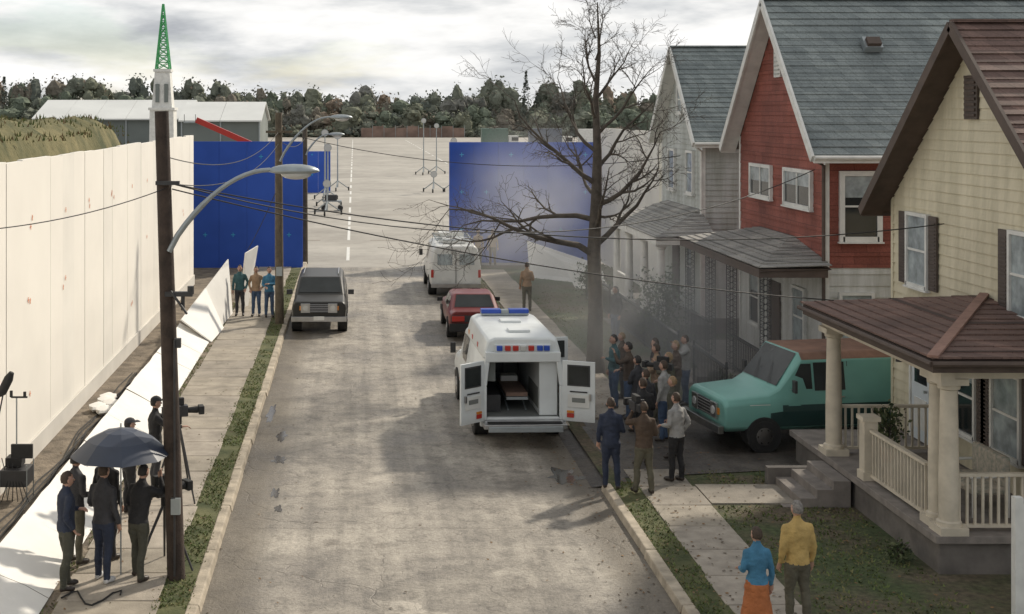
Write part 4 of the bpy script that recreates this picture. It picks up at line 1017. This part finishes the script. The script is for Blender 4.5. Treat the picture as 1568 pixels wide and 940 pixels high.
person('man',(-2.95,45.5,z1),face(190),1.75,C['blue'],C['denim'],HB_,('cross','fwd'))
person('crew_member',(-4.32,19.6,z1),face(-60),1.76,C['navy'],C['olive'],HB_,('cross','pocket'),((.1,.05),(.12,-.08)),bulk=1.1)
person('crew_member',(-4.42,20.7,z1),face(-40),1.76,C['charcoal'],C['khaki'],HK,('down','fwd'),bulk=1.1)
person('crew_member',(-3.82,19.9,z1),face(-25),1.8,C['charcoal'],C['navy'],HB_,('fwd','down'),((.13,.06),(.1,-.05)),shoe=SHOW,bulk=1.08)
person('crew_member',(-3.95,20.9,z1),face(-30),1.78,C['black'],C['black'],HK,('down','down'),bulk=1.08)
person('crew_member',(-3.3,20.0,z1),face(-30),1.74,C['black'],C['olive'],HK,('fwd','up'),((.14,.1),(.12,-.1)),bulk=1.12,lean=.15)
person('camera_operator',(-3.75,24.6,z1),face(-70),1.8,C['black'],C['charcoal'],HK,('up','out'),bulk=1.1,cap=C['black'])
person('crew_member',(-4.0,23.2,z1),face(-60),1.72,C['black'],C['black'],HK,('fwd','fwd'),bulk=1.1,cap=C['charcoal'])
person('reporter',(4.9,24.9,.1),face(-10),1.74,C['navy'],C['navy'],HB_,('down','fwd'),((.11,.03),(.13,-.04)),bulk=1.1)
person('cameraman',(5.44,24.5,z1),face(8),1.72,C['brown'],C['khaki'],HB_,('up','fwd'),((.15,.05),(.13,-.06)),bulk=1.1)
person('reporter',(5.85,26.4,z1),face(20),1.78,C['black'],C['charcoal'],HB_,('down','fwd'),bulk=1.05)
person('reporter',(6.25,25.3,z1),face(35),1.72,C['grey'],C['black'],HB_,('fwd','pocket'),((.1,.04),(.1,-.04)),bulk=1.1)
cols=['brown','tan','charcoal','black','grey','olive','charcoal','brown','teal','khaki','brown','grey']
for i,(x,y,r) in enumerate([(6.4,30.4,70),(7.0,30.2,60),(6.2,27.7,30),(7.3,31.6,80),(6.75,28.4,50),(6.6,27.0,60),(6.35,29.2,40),(7.7,31.2,95),(6.3,31.6,100),(7.1,29.4,70),(6.7,32.6,80),(8.1,31.9,90)]):
    person('bystander' if i%2 else 'reporter',(x,y,z1),face(r),random.uniform(1.64,1.82),C[cols[i]],C[random.choice(['charcoal','black','denim','khaki'])],random.choice([HB_,HK,HY,HB_]),random.choice([('fwd','down'),('up','fwd'),('cross','down'),('down','down')]),longhair=i in(3,7),fem=i in (3,7),bulk=1.08)
person('man',(8.1,40.4,z1),face(120),1.76,C['charcoal'],C['denim'],HB_,('down','down'))
person('man',(6.2,46.8,z1),face(0),1.76,C['tan'],C['khaki'],HB_,('down','fwd'))
person('man',(5.8,61,z1-.1),face(180),1.76,C['tan'],C['khaki'],HB_); person('man',(6.5,61.2,z1-.1),face(180),1.76,C['tan'],C['brown'],HB_)
person('woman',(5.40,17.5,z1),face(6),1.6,C['blue'],C['orange'],HB_,('fwd','down'),((.08,0),(.08,0)),skirt=True,fem=True,hy=R(6))
person('man',(6.18,18.2,z1),face(8),1.74,C['yellow'],C['khaki'],HG,('down','down'),((.1,.05),(.12,-.05)),bulk=1.12,hy=R(8))

# ---------------- film equipment ----------------
e=empty('umbrella'); mb=MB(); ux,uy,uz=-3.57,20.0,2.02; M_umb=mat('umbrella_nylon',(.03,.04,.065),.45,.1,3); n=8; P=[(ux,uy,uz+.42)];F=[]
for r_,zz in ((.25,.385),(.5,.265),(.76,.02)):
    for i in range(n*3):
        a=2*math.pi*i/(n*3)+.2; cc_=abs(math.cos((a-.2)*4)); P.append((ux+r_*(1-.05*(1-cc_))*math.cos(a),uy+r_*(1-.05*(1-cc_))*math.sin(a),uz+zz-(.0 if r_<.7 else -.03*(1-cc_))-.012*(1-cc_)))
q=n*3
for i in range(q):
    F.append((0,1+i,1+(i+1)%q))
    for j in (0,1): F.append((1+j*q+i,1+(j+1)*q+i,1+(j+1)*q+(i+1)%q,1+j*q+(i+1)%q))
mb.raw(P,F,M_umb); mb.build('canopy',e,smooth=True,ang=12)
mb=MB(); mb.tube([(ux,uy,uz+.5),(ux,uy,.2)],.012,M_metal)
for i in range(n):
    a=2*math.pi*i/n+.2; mb.tube([(ux,uy,uz+.3),(ux+.72*math.cos(a),uy+.72*math.sin(a),uz+.0)],.005,M_metal,4)
mb.build('shaft_and_ribs',e)
def filmcam(name,x,y,z,a,tri=True,s=1):
    e=empty(name,(x,y,z),a); mb=MB()
    mb.box((0,0,0),(.16*s,.34*s,.2*s),M_dark); mb.box((0,-.05*s,.17*s),(.1*s,.3*s,.14*s),M_black); mb.tube([(0,.17*s,0),(0,.36*s,0)],[.05*s,.065*s],M_black,14); mb.box((0,.42*s,0),(.2*s,.1*s,.15*s),M_black)
    mb.box((.14*s,0,.08*s),(.1,.05,.08),M_dark); mb.box((0,-.24*s,0),(.1*s,.14*s,.16*s),M_dark); mb.build('camera_body',e,bevel=.01)
    if tri:
        mb=MB(); mb.tube([(0,0,-.1),(0,0,-.25)],.06,M_black)
        for k in range(3):
            t=k*2.09+.5; mb.tube([(0,0,-.2),(.25*math.cos(t),.25*math.sin(t),-(z-z1)*.55),(.5*math.cos(t),.5*math.sin(t),-(z-z1))],[.025,.022,.016],M_dark,6)
        mb.build('tripod',e)
filmcam('film_camera',-2.98,20.55,1.35,R(-50)); filmcam('film_camera',-3.25,24.2,1.75,R(-75)); filmcam('television_camera',5.33,24.75,1.72,R(8),False,.9); filmcam('television_camera',6.75,28.7,1.7,R(50),False,.9)
e=empty('video_monitor_cart'); mb=MB(); x,y=-6.25,24.2
mb.box((x,y,.55),(.5,.5,.3),M_dark); mb.box((x+.1,y,1.0),(.4,.06,.26),M_black); mb.box((x-.05,y+.1,.8),(.3,.3,.16),M_black)
for dx in (-.25,.25):
    for dy in (-.25,.25): mb.tube([(x+dx,y+dy,.1),(x+dx,y+dy,.8)],.012,M_metal,6)
mb.tube([(x,y,.7),(x,y,2.0)],.015,M_metal); mb.box((x+.05,y,2.0),(.3,.04,.03),M_black); mb.tube([(x-.1,y,2.0),(x-.1,y,2.12)],.03,M_black); mb.tube([(x+.15,y,2.0),(x+.15,y,2.1)],.03,M_black)
for k in range(6):
    mb.tube([(x+.1*k-.25,y-.1,.9-.05*k),(x+.05*k-.1,y-.25,.5),(x+.1*k-.2,y-.3,.15)],.01,M_black,5)
mb.build('monitor_and_frame',e,bevel=.01)
e=empty('boom_microphone'); mb=MB(); mb.tube([(-6.1,21,.1),(-5.75,21,2.2),(-5.62,21,2.85)],.012,M_black,6); mb.tube([(-5.7,21,2.72),(-5.66,21,2.78),(-5.55,21,3.0),(-5.5,21,3.1)],[.03,.075,.075,.04],M_black,12); mb.tube([(-6.0,21,.1),(-5.9,21.3,.9)],.015,M_metal,6); mb.build('boom_pole_and_windshield',e,smooth=True)
e=empty('equipment_cart'); mb=MB(); mb.box((-1.6,96,.7),(1.4,1,.08),M_metal); mb.box((-1.7,96,.95),(.9,.7,.4),M_dark); mb.tube([(-2.25,96,.7),(-2.25,96,1.3)],.03,M_metal)
for dx in (-.6,.6): mb.tube([(-1.6+dx,95.4,.2),(-1.6+dx,96.6,.2)],.2,M_black,12); mb.tube([(-1.6+dx,96,.2),(-1.6+dx,96,.7)],.03,M_metal)
mb.build('cart_body',e)

# ---------------- smoke (a real volume of stage smoke drifting between the houses) ----------------
mb=MB(); mb.bb(2.5,13,25.5,62,.13,8,M_white); so=mb.build('smoke'); so.data.materials.clear()
m=bpy.data.materials.new('stage_smoke'); m.use_nodes=True; nt=m.node_tree; nt.nodes.clear(); N=NT(nt); tc=N.tc()
def puff(c,r,dn):
    q=N.vm('DIVIDE',N.vm('SUBTRACT',tc,c),r); l=N.vm('LENGTH',q,None,1)
    mr=N.n('ShaderNodeMapRange',interpolation_type='SMOOTHSTEP'); N.put(mr.inputs[0],l); mr.inputs[1].default_value=1.0; mr.inputs[2].default_value=.1; mr.inputs[3].default_value=0; mr.inputs[4].default_value=dn
    return mr.outputs[0]
dsum=N.m('ADD',puff((8.2,33.5,1.6),(4.6,7.8,3.4),.15),puff((7.2,52,2.6),(4.4,9.5,5.2),.12))
dn=N.m('MULTIPLY',dsum,N.ramp(N.noise(tc,.4,2,.6),[(.38,.2),(.62,1.)]))
vs=N.n('ShaderNodeVolumeScatter'); N.put(vs.inputs['Color'],(.95,.95,.93)); N.put(vs.inputs['Density'],dn); vs.inputs['Anisotropy'].default_value=.3
out=N.n('ShaderNodeOutputMaterial'); N.put(out.inputs['Volume'],vs.outputs[0]); so.data.materials.append(m)

# ---------------- world & light ----------------
az=math.atan2(.72,.69); el=R(36)
w=bpy.data.worlds.new('World'); scene.world=w; w.use_nodes=True; nt=w.node_tree; nt.nodes.clear(); N=NT(nt)
sky=N.n('ShaderNodeTexSky',sky_type='NISHITA'); sky.sun_disc=False; sky.sun_elevation=el; sky.sun_rotation=az
g=N.tc('Generated'); s=N.sep(g)
v=N.vm('MULTIPLY',g,(1,1,4.2))
f1=N.noise(N.vm('ADD',v,(5,2,1)),4.2,5,.55,.1); f2=N.noise(N.vm('ADD',v,(3.2,1,7.45)),5.0,6,.56,.12)
bg1=N.n('ShaderNodeBackground'); N.put(bg1.inputs[0],sky.outputs[0]); bg1.inputs[1].default_value=.13
cc=N.ramp(f2,[(.36,(.47,.49,.52)),(.45,(.70,.715,.725)),(.53,(.95,.945,.93)),(.6,(1.08,1.07,1.05))])
bg2=N.n('ShaderNodeBackground'); N.put(bg2.inputs[0],cc)
mr=N.n('ShaderNodeMapRange'); N.put(mr.inputs[0],s[2]); mr.inputs[1].default_value=.08; mr.inputs[2].default_value=.5; mr.inputs[3].default_value=1.0; mr.inputs[4].default_value=.82
N.put(bg2.inputs[1],mr.outputs[0])
ms=N.n('ShaderNodeMixShader'); N.put(ms.inputs[0],N.ramp(f1,[(.38,.45),(.47,1.)])); N.put(ms.inputs[1],bg1.outputs[0]); N.put(ms.inputs[2],bg2.outputs[0])
out=N.n('ShaderNodeOutputWorld'); N.put(out.inputs[0],ms.outputs[0])
sd=Vector((math.sin(az)*math.cos(el),math.cos(az)*math.cos(el),math.sin(el)))
ld=bpy.data.lights.new('sun','SUN'); ld.energy=3.9; ld.angle=R(3); ld.color=(1,.91,.77); lo=bpy.data.objects.new('sun',ld); link(lo)
lo.rotation_euler=sd.to_track_quat('Z','Y').to_euler()
# ---------------- camera ----------------
cd=bpy.data.cameras.new('camera'); co_=bpy.data.objects.new('camera',cd); link(co_); co_.location=(0,0,7.3); co_.rotation_euler=(R(90),0,0)
cd.sensor_width=36; cd.lens=36*2000/1568; cd.shift_x=242/1568; cd.shift_y=-300/1568; cd.clip_end=9000; cd.clip_start=.1
scene.camera=co_
scene.view_settings.view_transform='Standard'; scene.view_settings.look='None'; scene.view_settings.exposure=0
